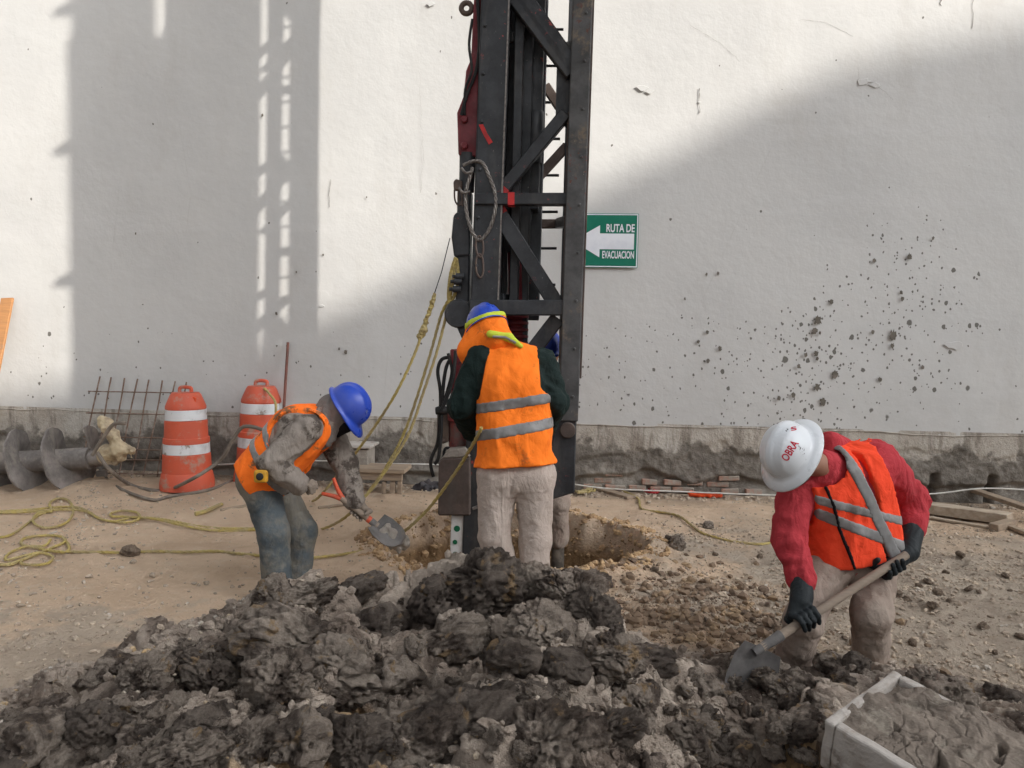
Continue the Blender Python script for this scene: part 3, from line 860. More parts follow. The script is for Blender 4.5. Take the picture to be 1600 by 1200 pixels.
# ------------------------------------------------------------------ evacuation sign
def text_mesh(body, size):
    cu = bpy.data.curves.new('lettering', 'FONT')
    cu.body = body; cu.size = size; cu.extrude = 0.0; cu.offset = 0.022 * size
    o = bpy.data.objects.new('lettering', cu); col.objects.link(o)
    bpy.context.view_layer.update()
    me = bpy.data.meshes.new_from_object(o.evaluated_get(bpy.context.evaluated_depsgraph_get()))
    bpy.data.objects.remove(o); bpy.data.curves.remove(cu)
    v = np.empty(len(me.vertices) * 3); me.vertices.foreach_get('co', v)
    fs = [tuple(p.vertices) for p in me.polygons]
    bpy.data.meshes.remove(me)
    return v.reshape(-1, 3), fs
TL, BR = W(887, 333, YW - 0.02), W(996, 419, YW - 0.02)
sx0, sx1, sz0, sz1 = TL.x, BR.x, BR.z, W(996, 334, YW - 0.02).z
ys = YW - 0.030
sign = thing('evacuation_sign', 'green and white evacuation route sign with an arrow fixed to the white wall', 'sign', ((sx0 + sx1) / 2, ys, sz0))
MB().box((sx0, ys, sz0), (sx1, ys + 0.006, sz1)).build('backing', M['signgreen'], sign, bevel=0.002)
sw, sh = sx1 - sx0, sz1 - sz0
def rim(i, t, name, y):
    mb = MB()
    a, b, c, d = sx0 + i, sx1 - i, sz0 + i, sz1 - i
    for lo, hi in (((a, y, c), (b, y + .002, c + t)), ((a, y, d - t), (b, y + .002, d)), ((a, y, c + t), (a + t, y + .002, d - t)), ((b - t, y, c + t), (b, y + .002, d - t))):
        mb.box(lo, hi)
    mb.build(name, M['signwhite'], sign)
rim(0.006, 0.010, 'border', ys - 0.002)
def sgn(u, v, y=ys - 0.003): return Vector((sx0 + u * sw, y, sz1 - v * sh))
MB().prism([sgn(0.08, 0.51), sgn(0.46, 0.22), sgn(0.46, 0.37), sgn(0.94, 0.37), sgn(0.94, 0.66), sgn(0.46, 0.66), sgn(0.46, 0.81)], (0, 0.002, 0)).build('arrow', M['signwhite'], sign)
def fit_text(body, u0, u1, v0, v1):
    v, fs = text_mesh(body, 1.0)
    lo, hi = v.min(0), v.max(0)
    a, b = sgn(u0, v1), sgn(u1, v0)
    q = [Vector((a.x + (p[0] - lo[0]) / (hi[0] - lo[0]) * (b.x - a.x), ys - 0.0035, a.z + (p[1] - lo[1]) / (hi[1] - lo[1]) * (b.z - a.z))) for p in v]
    mesh_obj('lettering', q, fs, M['signwhite'], sign)
fit_text('RUTA DE', 0.55, 0.945, 0.195, 0.345)
fit_text('EVACUACION', 0.50, 0.945, 0.69, 0.83)

# ------------------------------------------------------------------ unseen building shape added to cast the shade over the site
DN = 25.0
prof_px = [(-250, 668), (65, 612), (260, 575), (500, 498), (750, 380), (1000, 262), (1180, 165), (1330, 98), (1460, 62), (1600, 38), (1900, -10)]
sh_pts = []
for q in prof_px:
    w = W(q[0], q[1], YW)
    hor = DN * math.sqrt(1 + SUN_K ** 2)
    sh_pts.append((w.x + SUN_K * DN, w.z + hor * math.tan(SUN_EL)))
yb = YW - DN
outl = [(sh_pts[0][0] - 14, 0)] + [(sh_pts[0][0] - 14, sh_pts[0][1] - 0.4)] + sh_pts + [(sh_pts[-1][0] + 10, sh_pts[-1][1] + 0.2), (sh_pts[-1][0] + 10, 0)]
nb = thing('shade_caster_building', 'large rendered building across the site that shades the wall', 'building', (sh_pts[4][0], yb, 0))
MB().prism([Vector((x, yb, z)) for x, z in outl], (0, -9, 0)).build('wall', M['render'], nb)  # added block, its top outline cut to follow the shade edge
wmb = MB().box((-0.7, -0.05, -0.8), (0.7, 0.04, 0.8))
for i in range(6):
    for j in range(3):
        xw = sh_pts[0][0] - 8 + i * 4.2
        o = MB().box((xw - .7, yb - .02, 2 + j * 3.4), (xw + .7, yb + .06, 3.7 + j * 3.4)).build('caster_window', M['glass'], nb)
# ------------------------------------------------------------------ drill rig mast
YF, YB = 4.95, 5.50
rig = thing('drilling_rig', 'black lattice drill mast with ladder and red drill head standing over the pit', 'drilling rig', tuple(Vector((HC.x, YF + 0.2, -0.9))))
LX = lambda y: 775 - y * 25 / 700            # centre line of the left column in the photo
RX = lambda y: 911 - y * 26 / 770            # centre line of the right column
def wb(name, a, b, Ya, Yb_, w, d, m, bevel=0.006):
    return MB().beam(W(a[0], a[1], Ya), W(b[0], b[1], Yb_), w, d).build(name, M[m], rig, bevel=bevel)
TOP = -1500
# upright members
MB().beam(W(LX(890), 905, YF), W(LX(TOP), TOP, YF), 0.185, 0.10).build('column', M['black'], rig, bevel=0.012, seg=2)
MB().beam(W(LX(890) + 20, 880, YF + 0.10), W(LX(TOP) + 21, TOP, YF + 0.10), 0.022, 0.26).build('column_flange', M['black'], rig, bevel=0.004)
MB().beam(W(LX(640) + 20, 640, YF - .051), W(LX(TOP) + 21, TOP, YF - .051), 0.010, 0.006).build('worn_highlight_edge', M['wire'], rig)  # pale strip put in as the edge highlight on worn metal
for i in range(9):
    yb_ = 640 - i * 75
    MB().lathe(W(LX(yb_) - 16, yb_, YF - .05), (0, -1, 0), [(.012, 0), (.012, .008), (.007, .011)], 8).build('bolt', M['black'], rig, smooth=True)
    if yb_ > -60:
        MB().lathe(W(RX(yb_) + 6, yb_ - 20, YF - .09), (0, -1, 0), [(.010, 0), (.010, .006), (.006, .009)], 8).build('bolt', M['rustcol'], rig, smooth=True)
# right column: a channel with a rusty outer lip
MB().beam(W(RX(650) - 1, 655, YF + 0.05), W(RX(TOP), TOP, YF + 0.05), 0.125, 0.28).build('column', M['rustcol'], rig, bevel=0.008, seg=2)
MB().beam(W(RX(600) + 16, 590, YF + 0.06), W(RX(TOP) + 17, TOP, YF + 0.06), 0.012, 0.24).build('edge_strip', M['brown'], rig, bevel=0.003)
MB().beam(W(RX(600) - 17, 640, YF + 0.05), W(RX(178) - 17, 178, YF + 0.05), 0.010, 0.10).build('edge_strip', M['brown'], rig, bevel=0.003)
# foot of the right column, cut on the slant
yy = YF + 0.02
MB().prism([W(871, 657, yy - .10), W(901, 655, yy - .10), W(898, 770, yy - .10), W(855, 783, yy - .10), W(858, 705, yy - .10)], (0, 0.20, 0)).build('column_foot', M['black'], rig, bevel=0.008)
MB().lathe(W(887, 672, yy - .10), (0, -1, 0), [(0.052, -0.02), (0.052, 0.012), (0.046, 0.018)], 20).build('pivot_pin', M['brown'], rig, smooth=True)
MB().beam(W(866, 716, yy - .05), W(846, 745, yy - .05), 0.05, 0.12).build('gusset', M['black'], rig, bevel=0.005)
MB().beam(W(868, 730, yy - .115), W(848, 738, yy - .115), 0.035, 0.02).build('worn_plate', M['wire'], rig, bevel=0.004)
# rear uprights
MB().beam(W(883 - 6, 640, YB + .065), W(LX(TOP) + 112, TOP, YB + .065), 0.060, 0.19).build('column', M['black'], rig, bevel=0.005)
MB().beam(W(838 - 8, 470, YB), W(LX(TOP) + 66, TOP, YB), 0.055, 0.09).build('column', M['black'], rig, bevel=0.005)
# front braces (as seen) and their continuation above the frame
def brace(a, b, w=0.075, d=0.075, Y=YF + 0.02, m='black', name='brace'):
    return wb(name, a, b, Y, Y, w, d, m)
brace((797, -8), (893, 118), 0.078)
brace((884, 178), (762, 325), 0.078)
brace((742, 312), (888, 312), 0.075, 0.08, YF - 0.03)
brace((772, 322), (872, 480), 0.105)
brace((735, 481), (884, 481), 0.098, 0.10, YF - 0.03)
brace((872, 497), (800, 590), 0.100)
MB().prism([W(870, 100, YF + .045), W(897, 75, YF + .045), W(897, 215, YF + .045), W(868, 180, YF + .045)], (0, 0.02, 0)).build('gusset', M['black'], rig)
# patches of red primer on the braces
def sleeve(a, b, t0, t1, w, d, Y):
    p, q = W(*a, Y), W(*b, Y)
    MB().beam(lerp(p, q, t0), lerp(p, q, t1), w + .004, d + .004).build('paint_mark', M['redpaint'], rig)
sleeve((884, 178), (762, 325), .78, .88, .078, .075, YF + .02)
sleeve((742, 312), (888, 312), .36, .43, .075, .08, YF - .03)
sleeve((772, 322), (872, 480), .02, .10, .105, .075, YF + .02)
MB().prism([W(x, y, YF - .052) for x, y in ((748, 195), (755, 194), (761, 208), (770, 222), (764, 226), (757, 214))], (0, -.002, 0)).build('paint_mark', M['redpaint'], rig)
period = 372
for k in range(1, 5):
    o = -period * k
    dx = 13 * k
    brace((772 + dx, 322 + o), (884 + dx, 480 + o), 0.10)
    brace((884 + dx, 178 + o), (775 + dx, 315 + o), 0.078)
    brace((742 + dx, 318 + o), (892 + dx, 318 + o), 0.08, 0.08, YF - 0.03)
# rear braces
for k in range(0, 5):
    o = -period * k; dx = 11 * k
    brace((852 + dx, 134 + o), (886 + dx, 186 + o), 0.065, 0.05, YB, 'brown')
    brace((886 + dx, 228 + o), (815 + dx, 306 + o), 0.065, 0.05, YB, 'brown')
    brace((838 + dx, 350 + o), (882 + dx, 350 + o), 0.062, 0.05, YB, 'brown')
# side cross members from front to back
for y in (72, 345, 480, -220, -500, -780, -1060):
    MB().beam(W(RX(y) - 8, y, YF + .06), W(RX(y) - 24, y + 4, YB - .02), 0.07, 0.07, Vector((0, 0, 1))).build('cross_member', M['black'], rig, bevel=0.004)
    MB().beam(W(LX(y) + 22, y - 14, YF + .06), W(LX(y) + 66, y - 10, YB - .02), 0.06, 0.06, Vector((0, 0, 1))).build('cross_member', M['black'], rig, bevel=0.004)
# ladder on the rear face
for i in range(-24, 9):
    y = 46 + i * 57
    if y > 470: continue
    xx = 862 - y * 22 / 700
    MB().tube([W(xx - 22, y, YB + .035), W(xx + 20, y, YB + .035)], 0.010, 8).build('rung', M['black'], rig, smooth=True)
# guide and drill string inside the mast
MB().beam(W(812, 500, YF + .36), W(818 + 50, TOP, YF + .36), 0.27, 0.05).build('guide_plate', M['black'], rig, bevel=0.006)
MB().beam(W(803, 480, YF + .12), W(800 + 45, TOP, YF + .12), 0.06, 0.10).build('guide_rail', M['black'], rig, bevel=0.006)
MB().beam(W(812, 560, YF + .22), W(813 + 45, TOP, YF + .22), 0.10, 0.12).build('guide_rail', M['black'], rig, bevel=0.008)
MB().beam(W(842 - 9, 330, YF + .27), W(842 + 54, TOP, YF + .27), 0.075, 0.16).build('guide_rail', M['black'], rig, bevel=0.006)
MB().beam(W(835, 250, YF + .30), W(800, 470, YF + .30), 0.085, 0.10).build('strut', M['black'], rig, bevel=0.006)
MB().tube([W(808, 540, YF + .20), W(806, 395, YF + .20)], 0.058, 18).build('drill_stem', M['red'], rig, smooth=True)
MB().lathe(W(838, 175, YF + .22), (0, 0, -1), [(0.05, 0), (0.06, .03), (0.06, .22), (0.045, .27), (0.045, .34)], 16).build('swivel', M['black'], rig, smooth=True)
prof = []
for i in range(5):
    h = i * 0.045
    prof += [(0.062, h), (0.088, h + .012), (0.088, h + .026), (0.062, h + .038)]
MB().lathe(W(806, 490, YF + .20), (0, 0, -1), prof, 24).build('threaded_collar', M['red'], rig, smooth=True)
# red carriage on the left edge of the mast
yl = YF + 0.02
MB().prism([W(x, y, yl) for x, y in ((742, -30), (752, -30), (746, 245), (716, 242), (714, 176), (724, 150), (728, 110), (736, 90), (738, 40))], (0, 0.14, 0)).build('carriage_plate', M['red'], rig, bevel=0.008)
lc = W(729, 13, yl + .03)
MB().tube([lc + Vector((math.cos(a) * .034, 0, math.sin(a) * .034)) for a in np.linspace(0, 2 * math.pi, 25)], .017, 10, cap=False).build('lug', M['brown'], rig, smooth=True)
for (x, y) in ((726, 187), (726, 228)):
    MB().lathe(W(x, y, yl - .001), (0, -1, 0), [(0.024, -.01), (0.024, 0.018), (0.018, .024)], 12).build('bolt', M['red'], rig, smooth=True)
MB().tube(spline([W(745, -20, yl - .03), W(749, 60, yl - .03), W(744, 110, yl - .03), W(729, 150, yl - .03), W(721, 180, yl - .02)], 6), 0.011, 8).build('hose', M['hose'], rig, smooth=True)
MB().tube(spline([W(738, 30, yl - .03), W(733, 70, yl - .04), W(737, 110, yl - .04), W(727, 140, yl - .03), W(726, 180, yl - .02)], 6), 0.009, 8).build('hose', M['hose'], rig, smooth=True)
# hook, shackles and hanging block
MB().tube([W(731, 240, yl + .04), W(729, 300, yl + .04)], [0.055, 0.05], 14).build('socket', M['black'], rig, smooth=True)
MB().beam(W(727, 300, yl + .06), W(724, 480, yl + .06), 0.09, 0.12).build('carriage_leg', M['black'], rig, bevel=0.01)
MB().prism([W(x, y, yl - .02) for x, y in ((708, 337), (713, 331), (734, 332), (734, 399), (709, 401), (705, 370))], (0, 0.12, 0)).build('hook_block', M['black'], rig, bevel=0.012, seg=2)
MB().prism([W(x, y, yl - .02) for x, y in ((708, 284), (712, 279), (722, 282), (722, 296), (709, 297))], (0, 0.05, 0)).build('shackle', M['brown'], rig, bevel=0.006)
for dxs in (0, 6):
    MB().tube(spline([W(710 + dxs, 297, yl), W(711 + dxs, 313, yl), W(717 + dxs, 321, yl), W(722, 312, yl), W(720, 298, yl)], 5), 0.006, 6).build('shackle_bow', M['brown'], rig, smooth=True)
sl = spline([W(724, 258, yl - .07), W(740, 252, yl - .075), W(754, 255, yl - .075), W(764, 275, yl - .075), W(773, 300, yl - .085), W(774, 325, yl - .085), W(766, 355, yl - .08), W(750, 375, yl - .075),
             W(737, 360, yl - .07), W(729, 330, yl - .07), W(728, 300, yl - .07), W(735, 275, yl - .07), W(738, 262, yl - .07)], 8)
tw = MB()
for s in range(3):
    tt = []
    for i, p in enumerate(sl):
        a = i * 0.75 + s * 2.094
        nx = (sl[min(i + 1, len(sl) - 1)] - sl[max(i - 1, 0)]).normalized()
        u = nx.cross(Vector((0, 1, 0))).normalized()
        tt.append(p + (u * math.cos(a) + Vector((0, 1, 0)) * math.sin(a)) * 0.0065)
    tw.tube(tt, 0.0065, 6)
tw.build('wire_rope_sling', M['wire'], rig, smooth=True)
for (x, y) in ((730, 266), (726, 297)):
    MB().tube(spline([W(x - 9, y - 4, yl - .09), W(x - 2, y + 4, yl - .10), W(x + 8, y + 2, yl - .09)], 5), 0.008, 8).build('wire_clip', M['wire'], rig, smooth=True)
for (y0, y1) in ((368, 402), (396, 434)):
    MB().tube(spline([W(749, y0, yl - .075), W(744, y0 + 10, yl - .075), W(745, y1 - 8, yl - .075), W(751, y1, yl - .075), W(755, y1 - 10, yl - .075), W(754, y0 + 8, yl - .075), W(749, y0, yl - .075)], 5), 0.007, 8).build('chain_link', M['brown'], rig, smooth=True)
# pulley housing and valve by the lower brace
MB().lathe(W(716, 490, yl - .06), (0, 1, 0), [(0.085, 0), (0.095, 0.02), (0.095, 0.08), (0.085, 0.10)], 22).build('sheave_housing', M['black'], rig, smooth=True)
MB().prism([W(x, y, yl - .03) for x, y in ((698, 478), (735, 470), (745, 500), (735, 545), (722, 530))], (0, 0.10, 0)).build('sheave_bracket', M['black'], rig, bevel=0.008)
for i, (x, y) in enumerate(((722, 440), (720, 452), (725, 432))):
    MB().lathe(W(x, y, yl - .05), (-1, 0, 0), [(0.022, 0), (0.022, 0.05), (0.012, 0.055), (0.012, 0.075)], 10).build('valve', M['black'], rig, smooth=True)
# lower drill head
MB().prism([W(x, y, yl - .02) for x, y in ((716, 548), (740, 540), (740, 650), (704, 650), (703, 545))], (0, 0.2, 0)).build('head_casing', M['red'], rig, bevel=0.01)
MB().lathe(W(718, 640, yl + .06), (0, 0, -1), [(0.075, 0), (0.085, .02), (0.085, .07), (0.068, .08), (0.068, .50)], 22).build('drill_pipe', M['redmud'], rig, smooth=True)
MB().prism([W(x, y, yl - .10) for x, y in ((685, 722), (690, 716), (735, 714), (735, 806), (684, 806))], (0, 0.26, 0)).build('casing_block', M['brown'], rig, bevel=0.01)
MB().prism([W(x, y, yl - .10) for x, y in ((690, 716), (700, 702), (728, 700), (735, 714))], (0, 0.2, 0)).build('mud_cake', M['concrete'], rig, bevel=0.006)
MB().prism([W(x, y, yl + .02) for x, y in ((683, 644), (701, 643), (701, 690), (692, 694), (682, 688))], (0, 0.05, 0)).build('hose_clamp_block', M['brown'], rig, bevel=0.006)
MB().tube(spline([W(703, 700, yl), W(695, 702, yl), W(694, 720, yl), W(704, 722, yl)], 5), 0.010, 8).build('handle_loop', M['hose'], rig, smooth=True)
hz = [[(703, 558), (690, 562), (684, 580), (688, 610), (688, 640), (684, 690), (673, 720), (677, 745)],
      [(703, 562), (697, 575), (693, 600), (690, 640), (689, 680), (685, 715), (679, 725)],
      [(700, 552), (706, 580), (699, 610), (692, 632)],
      [(712, 548), (708, 590), (698, 622), (690, 640)]]
for i, h in enumerate(hz):
    MB().tube(spline([W(x, y, yl - .03 - .012 * i) for x, y in h], 6), 0.012 if i != 2 else 0.010, 8).build('hose', M['hose'], rig, smooth=True)
MB().lathe(W(681, 642, yl - .04), (1, 0, 0.1), [(0.025, 0), (0.03, .02), (0.03, .06), (0.02, .08)], 10).build('hose_fitting', M['hose'], rig, smooth=True)
# white board with green dots beside the column, down in the pit
bd = MB().prism([W(705, 806, yl - .06), W(733, 806, yl - .06), W(729, 930, yl - .06), W(701, 930, yl - .06)], (0, 0.03, 0)).build('marker_board', M['board'], rig, bevel=0.004)
for i, (x, y, s) in enumerate(((711, 826, .021), (708, 847, .016), (708, 866, .017))):
    MB().lathe(W(x + 3, y, yl - .0615), (0, -1, 0), [(s, -.001), (s, 0.0015)], 14).build('green_dot', M['dot'], bd)
MB().beam(W(704, 892, yl - .0625), W(730, 886, yl - .0625), 0.022, 0.003).build('red_stripe', M['redpaint'], bd)
MB().beam(W(738, 795, yl - .09), W(762, 786, yl - .09), 0.020, 0.02).build('worn_highlight_edge', M['wire'], rig, bevel=0.004)
# unseen upper rig body, guessed and shaped to throw the broad wall shadow
def back_along_sun(w, Y):                    # from a wall point back along the sun's rays to the plane y = Y
    t = (YW - Y) / SUN_DIR.y
    return w - SUN_DIR * t
YH = 2.9
def sh(px, py, Y=YH): return back_along_sun(W(px, py, YW), Y)
z_low = W(0, 0, YH).z + 0.12
def col_box(xa, xb, ya, yb_, name, d=0.5, Y=YH):
    a, b = sh(xa, ya, Y), sh(xb, yb_, Y)
    lo = max(min(a.z, b.z), z_low)
    return MB().box((min(a.x, b.x), Y - d / 2, lo), (max(a.x, b.x), Y + d / 2, max(a.z, b.z))).build(name, M['red'], rig, bevel=0.01)
col_box(108, 372, 60, 640, 'shadow_caster_body', 0.06)
col_box(108, 240, -420, 59, 'shadow_caster_body', 0.05)
col_box(308, 372, -420, 59, 'shadow_caster_body', 0.05)
col_box(241, 307, -420, -60, 'shadow_caster_body', 0.04)
for y in (15, 232, 438):
    a = sh(90, y)
    MB().box((a.x + .02, YH - .06, a.z - .035), (a.x + .25, YH + .06, a.z + .035)).build('caster_flange', M['red'], rig, bevel=0.01)
for zz in (4.6, 6.2):
    a = sh(370, 0); a.z = zz
    b = W(LX(-200) + 10, -200, YF); b.z = zz
    MB().beam(Vector((a.x - .1, YH, zz)), b, 0.16, 0.16, Vector((0, 0, 1))).build('caster_link_arm', M['black'], rig, bevel=0.01)  # made-up arms joining the unseen shadow caster to the mast
# ------------------------------------------------------------------ people
def V3(p): return np.array([p[0], p[1], p[2]], np.float32)
def lerp(a, b, t): return a * (1 - t) + b * t
def sdf_part(name, f, lo, hi, h, m, parent, smooth_it=1):
    v, q = snet(f, lo, hi, h)
    o = np_obj(name, v, q, m, parent, True)
    if smooth_it:
        md = o.modifiers.new('smooth', 'SMOOTH'); md.factor = 0.5; md.iterations = smooth_it
    return o
def wrinkle(p, amp, fr=16.0, seed=0, st=(1, 1, 0.55)):
    q = p * np.array(st, np.float32)
    w = vnoise(q + 0.05 * np.stack([vnoise(q, 9, seed + 4)] * 3, -1), fr, seed)
    return amp * (1 - 2 * np.abs(w))
def grip_hand(name, w, g, axis, m, parent, sgnr=1, cuff=None, scale=1.0, finger_r=0.0095):
    """hand from wrist w closing round a shaft through g along axis: palm, four fingers of unequal length, thumb"""
    w, g, axis = Vector(w), Vector(g), Vector(axis).normalized()
    out = (w - g); out = (out - axis * out.dot(axis)).normalized()
    s = scale
    q = g + out * 0.034 * s
    prims = [cap(w, lerp(w, q, .5), .029 * s, .033 * s)]
    rows = []
    for i in range(4):
        b = q + axis * (i - 1.5) * 0.0215 * s
        prims.append(cap(lerp(w, b, .35), b, .024 * s, .0155 * s))
        ln = (0.92, 1.0, 0.97, 0.8)[i]
        pts = [b]
        for ang, rr in ((55, .034), (112 * ln, .033), (175 * ln, .031)):
            rot = Matrix.Rotation(rad(ang) * sgnr, 3, axis)
            pts.append(g + axis * (i - 1.5) * 0.0205 * s + (rot @ out) * rr * s)
        for a, bb, r in zip(pts, pts[1:], (1.12, 1.0, .88)):
            rows.append(cap(a, bb, finger_r * r * s, finger_r * r * .93 * s))
    tb = lerp(w, q, .55) + axis * 0.030 * s
    rot1 = Matrix.Rotation(rad(-48) * sgnr, 3, axis); rot2 = Matrix.Rotation(rad(-105) * sgnr, 3, axis)
    t1 = g + axis * 0.040 * s + (rot1 @ out) * 0.037 * s
    t2 = g + axis * 0.030 * s + (rot2 @ out) * 0.033 * s
    th = [cap(tb, t1, .0145 * s, .012 * s), cap(t1, t2, .012 * s, .0098 * s)]
    def f(p):
        d = sd_union(p, prims, .014)
        for r in rows:
            d = np.minimum(d, sd_cap(p, r)) if False else smin(d, sd_cap(p, r), .004)
        for r in th:
            d = smin(d, sd_cap(p, r), .008)
        if cuff is not None:
            d = smin(d, sd_cap(p, cuff), .02)
        return d
    allp = prims + rows + th + ([cuff] if cuff is not None else [])
    lo, hi = bounds(allp, .012)
    return sdf_part(name, f, lo, hi, 0.0052, m, parent, 1)
def helmet(c, up, fr, m, parent, brim=0.022, visor=0.055, full=False, sc=1.0):
    """hard hat: dome with ridge, rim band and peak"""
    c, up, fr = Vector(c), Vector(up).normalized(), Vector(fr)
    fr = (fr - up * fr.dot(up)).normalized()
    sd_ = up.cross(fr)
    a, b, hh = 0.108 * sc, 0.132 * sc, 0.135 * sc
    n, rows = 72, 22
    vs, fs = [], []
    def shell(inner):
        base = len(vs)
        for i in range(rows + 1):
            ph = (i / rows) * math.pi / 2
            for k in range(n):
                th = 2 * math.pi * k / n
                x, y = math.cos(th), math.sin(th)          # x along the front
                rr = math.cos(ph) ** 0.86
                px_, py_, pz_ = b * x * rr, a * y * rr, hh * math.sin(ph) ** 0.95
                k2 = 1.0
                if not inner:
                    lat = abs(a * y * rr)
                    ridge = max(0, 1 - (lat / 0.020) ** 2) ** 0.5 if lat < 0.020 else 0
                    k2 = 1 + 0.045 * ridge * min(1, 2.2 * math.sin(ph))
                    for l2 in (0.052,):
                        if abs(lat - l2) < 0.007: k2 += 0.018 * min(1, 2 * math.sin(ph))
                else:
                    k2 = 0.955
                vs.append(c + fr * px_ * k2 + sd_ * py_ * k2 + up * pz_ * k2)
        return base
    b0 = shell(False)
    for i in range(rows):
        for k in range(n):
            q, r = b0 + i * n + k, b0 + i * n + (k + 1) % n
            fs.append((q, r, r + n, q + n))
    # rim: out from the dome, then the underside and back up inside
    ring = []
    for j, (e, dz) in enumerate(((0.35, -0.004), (1.0, -0.012), (1.02, -0.018), (0.3, -0.012), (-0.10, -0.008))):
        base = len(vs); ring.append(base)
        for k in range(n):
            th = 2 * math.pi * k / n
            x, y = math.cos(th), math.sin(th)
            w = brim + (visor - brim) * (max(0, x) ** 3)
            if full: w = brim + 0.012 * x * x
            drop = dz - (0.018 * max(0, x) ** 2 * max(e, 0) if not full else 0.010 * max(e, 0))
            vs.append(c + fr * (b + w * e) * x + sd_ * (a + w * e) * y + up * drop)
    prev = b0
    for base in ring:
        for k in range(n):
            q, r = prev + k, prev + (k + 1) % n
            q2, r2 = base + k, base + (k + 1) % n
            fs.append((q2, r2, r, q))
        prev = base
    bi = shell(True)
    for k in range(n):
        fs.append((bi + k, bi + (k + 1) % n, prev + (k + 1) % n, prev + k))
    for i in range(rows):
        for k in range(n):
            q, r = bi + i * n + k, bi + i * n + (k + 1) % n
            fs.append((q + n, r + n, r, q))
    o = mesh_obj('helmet', vs, fs, m, parent, True)
    def on_dome(lat, lon, off=0.002):          # lon around from front, lat up, for lettering
        ph = lat
        rr = math.cos(ph) ** 0.86
        p = fr * (b * math.cos(lon) * rr) + sd_ * (a * math.sin(lon) * rr) + up * (hh * math.sin(ph) ** 0.95)
        return c + p * (1 + off / p.length)
    return o, on_dome
def dome_text(body, on_dome, lat0, lon0, size, m, parent, rot=0.0, stretch=1.0, off=0.003):
    v, fs = text_mesh(body, 1.0)
    cxy = (v.min(0) + v.max(0)) / 2
    q = []
    for p in v:
        x, y = (p[0] - cxy[0]) * size * stretch, (p[1] - cxy[1]) * size
        x, y = x * math.cos(rot) - y * math.sin(rot), x * math.sin(rot) + y * math.cos(rot)
        q.append(on_dome(min(lat0 + y / 0.13, 1.5), lon0 + x / (0.125 * max(0.3, math.cos(lat0))), off))
    return mesh_obj('lettering', q, fs, m, parent)

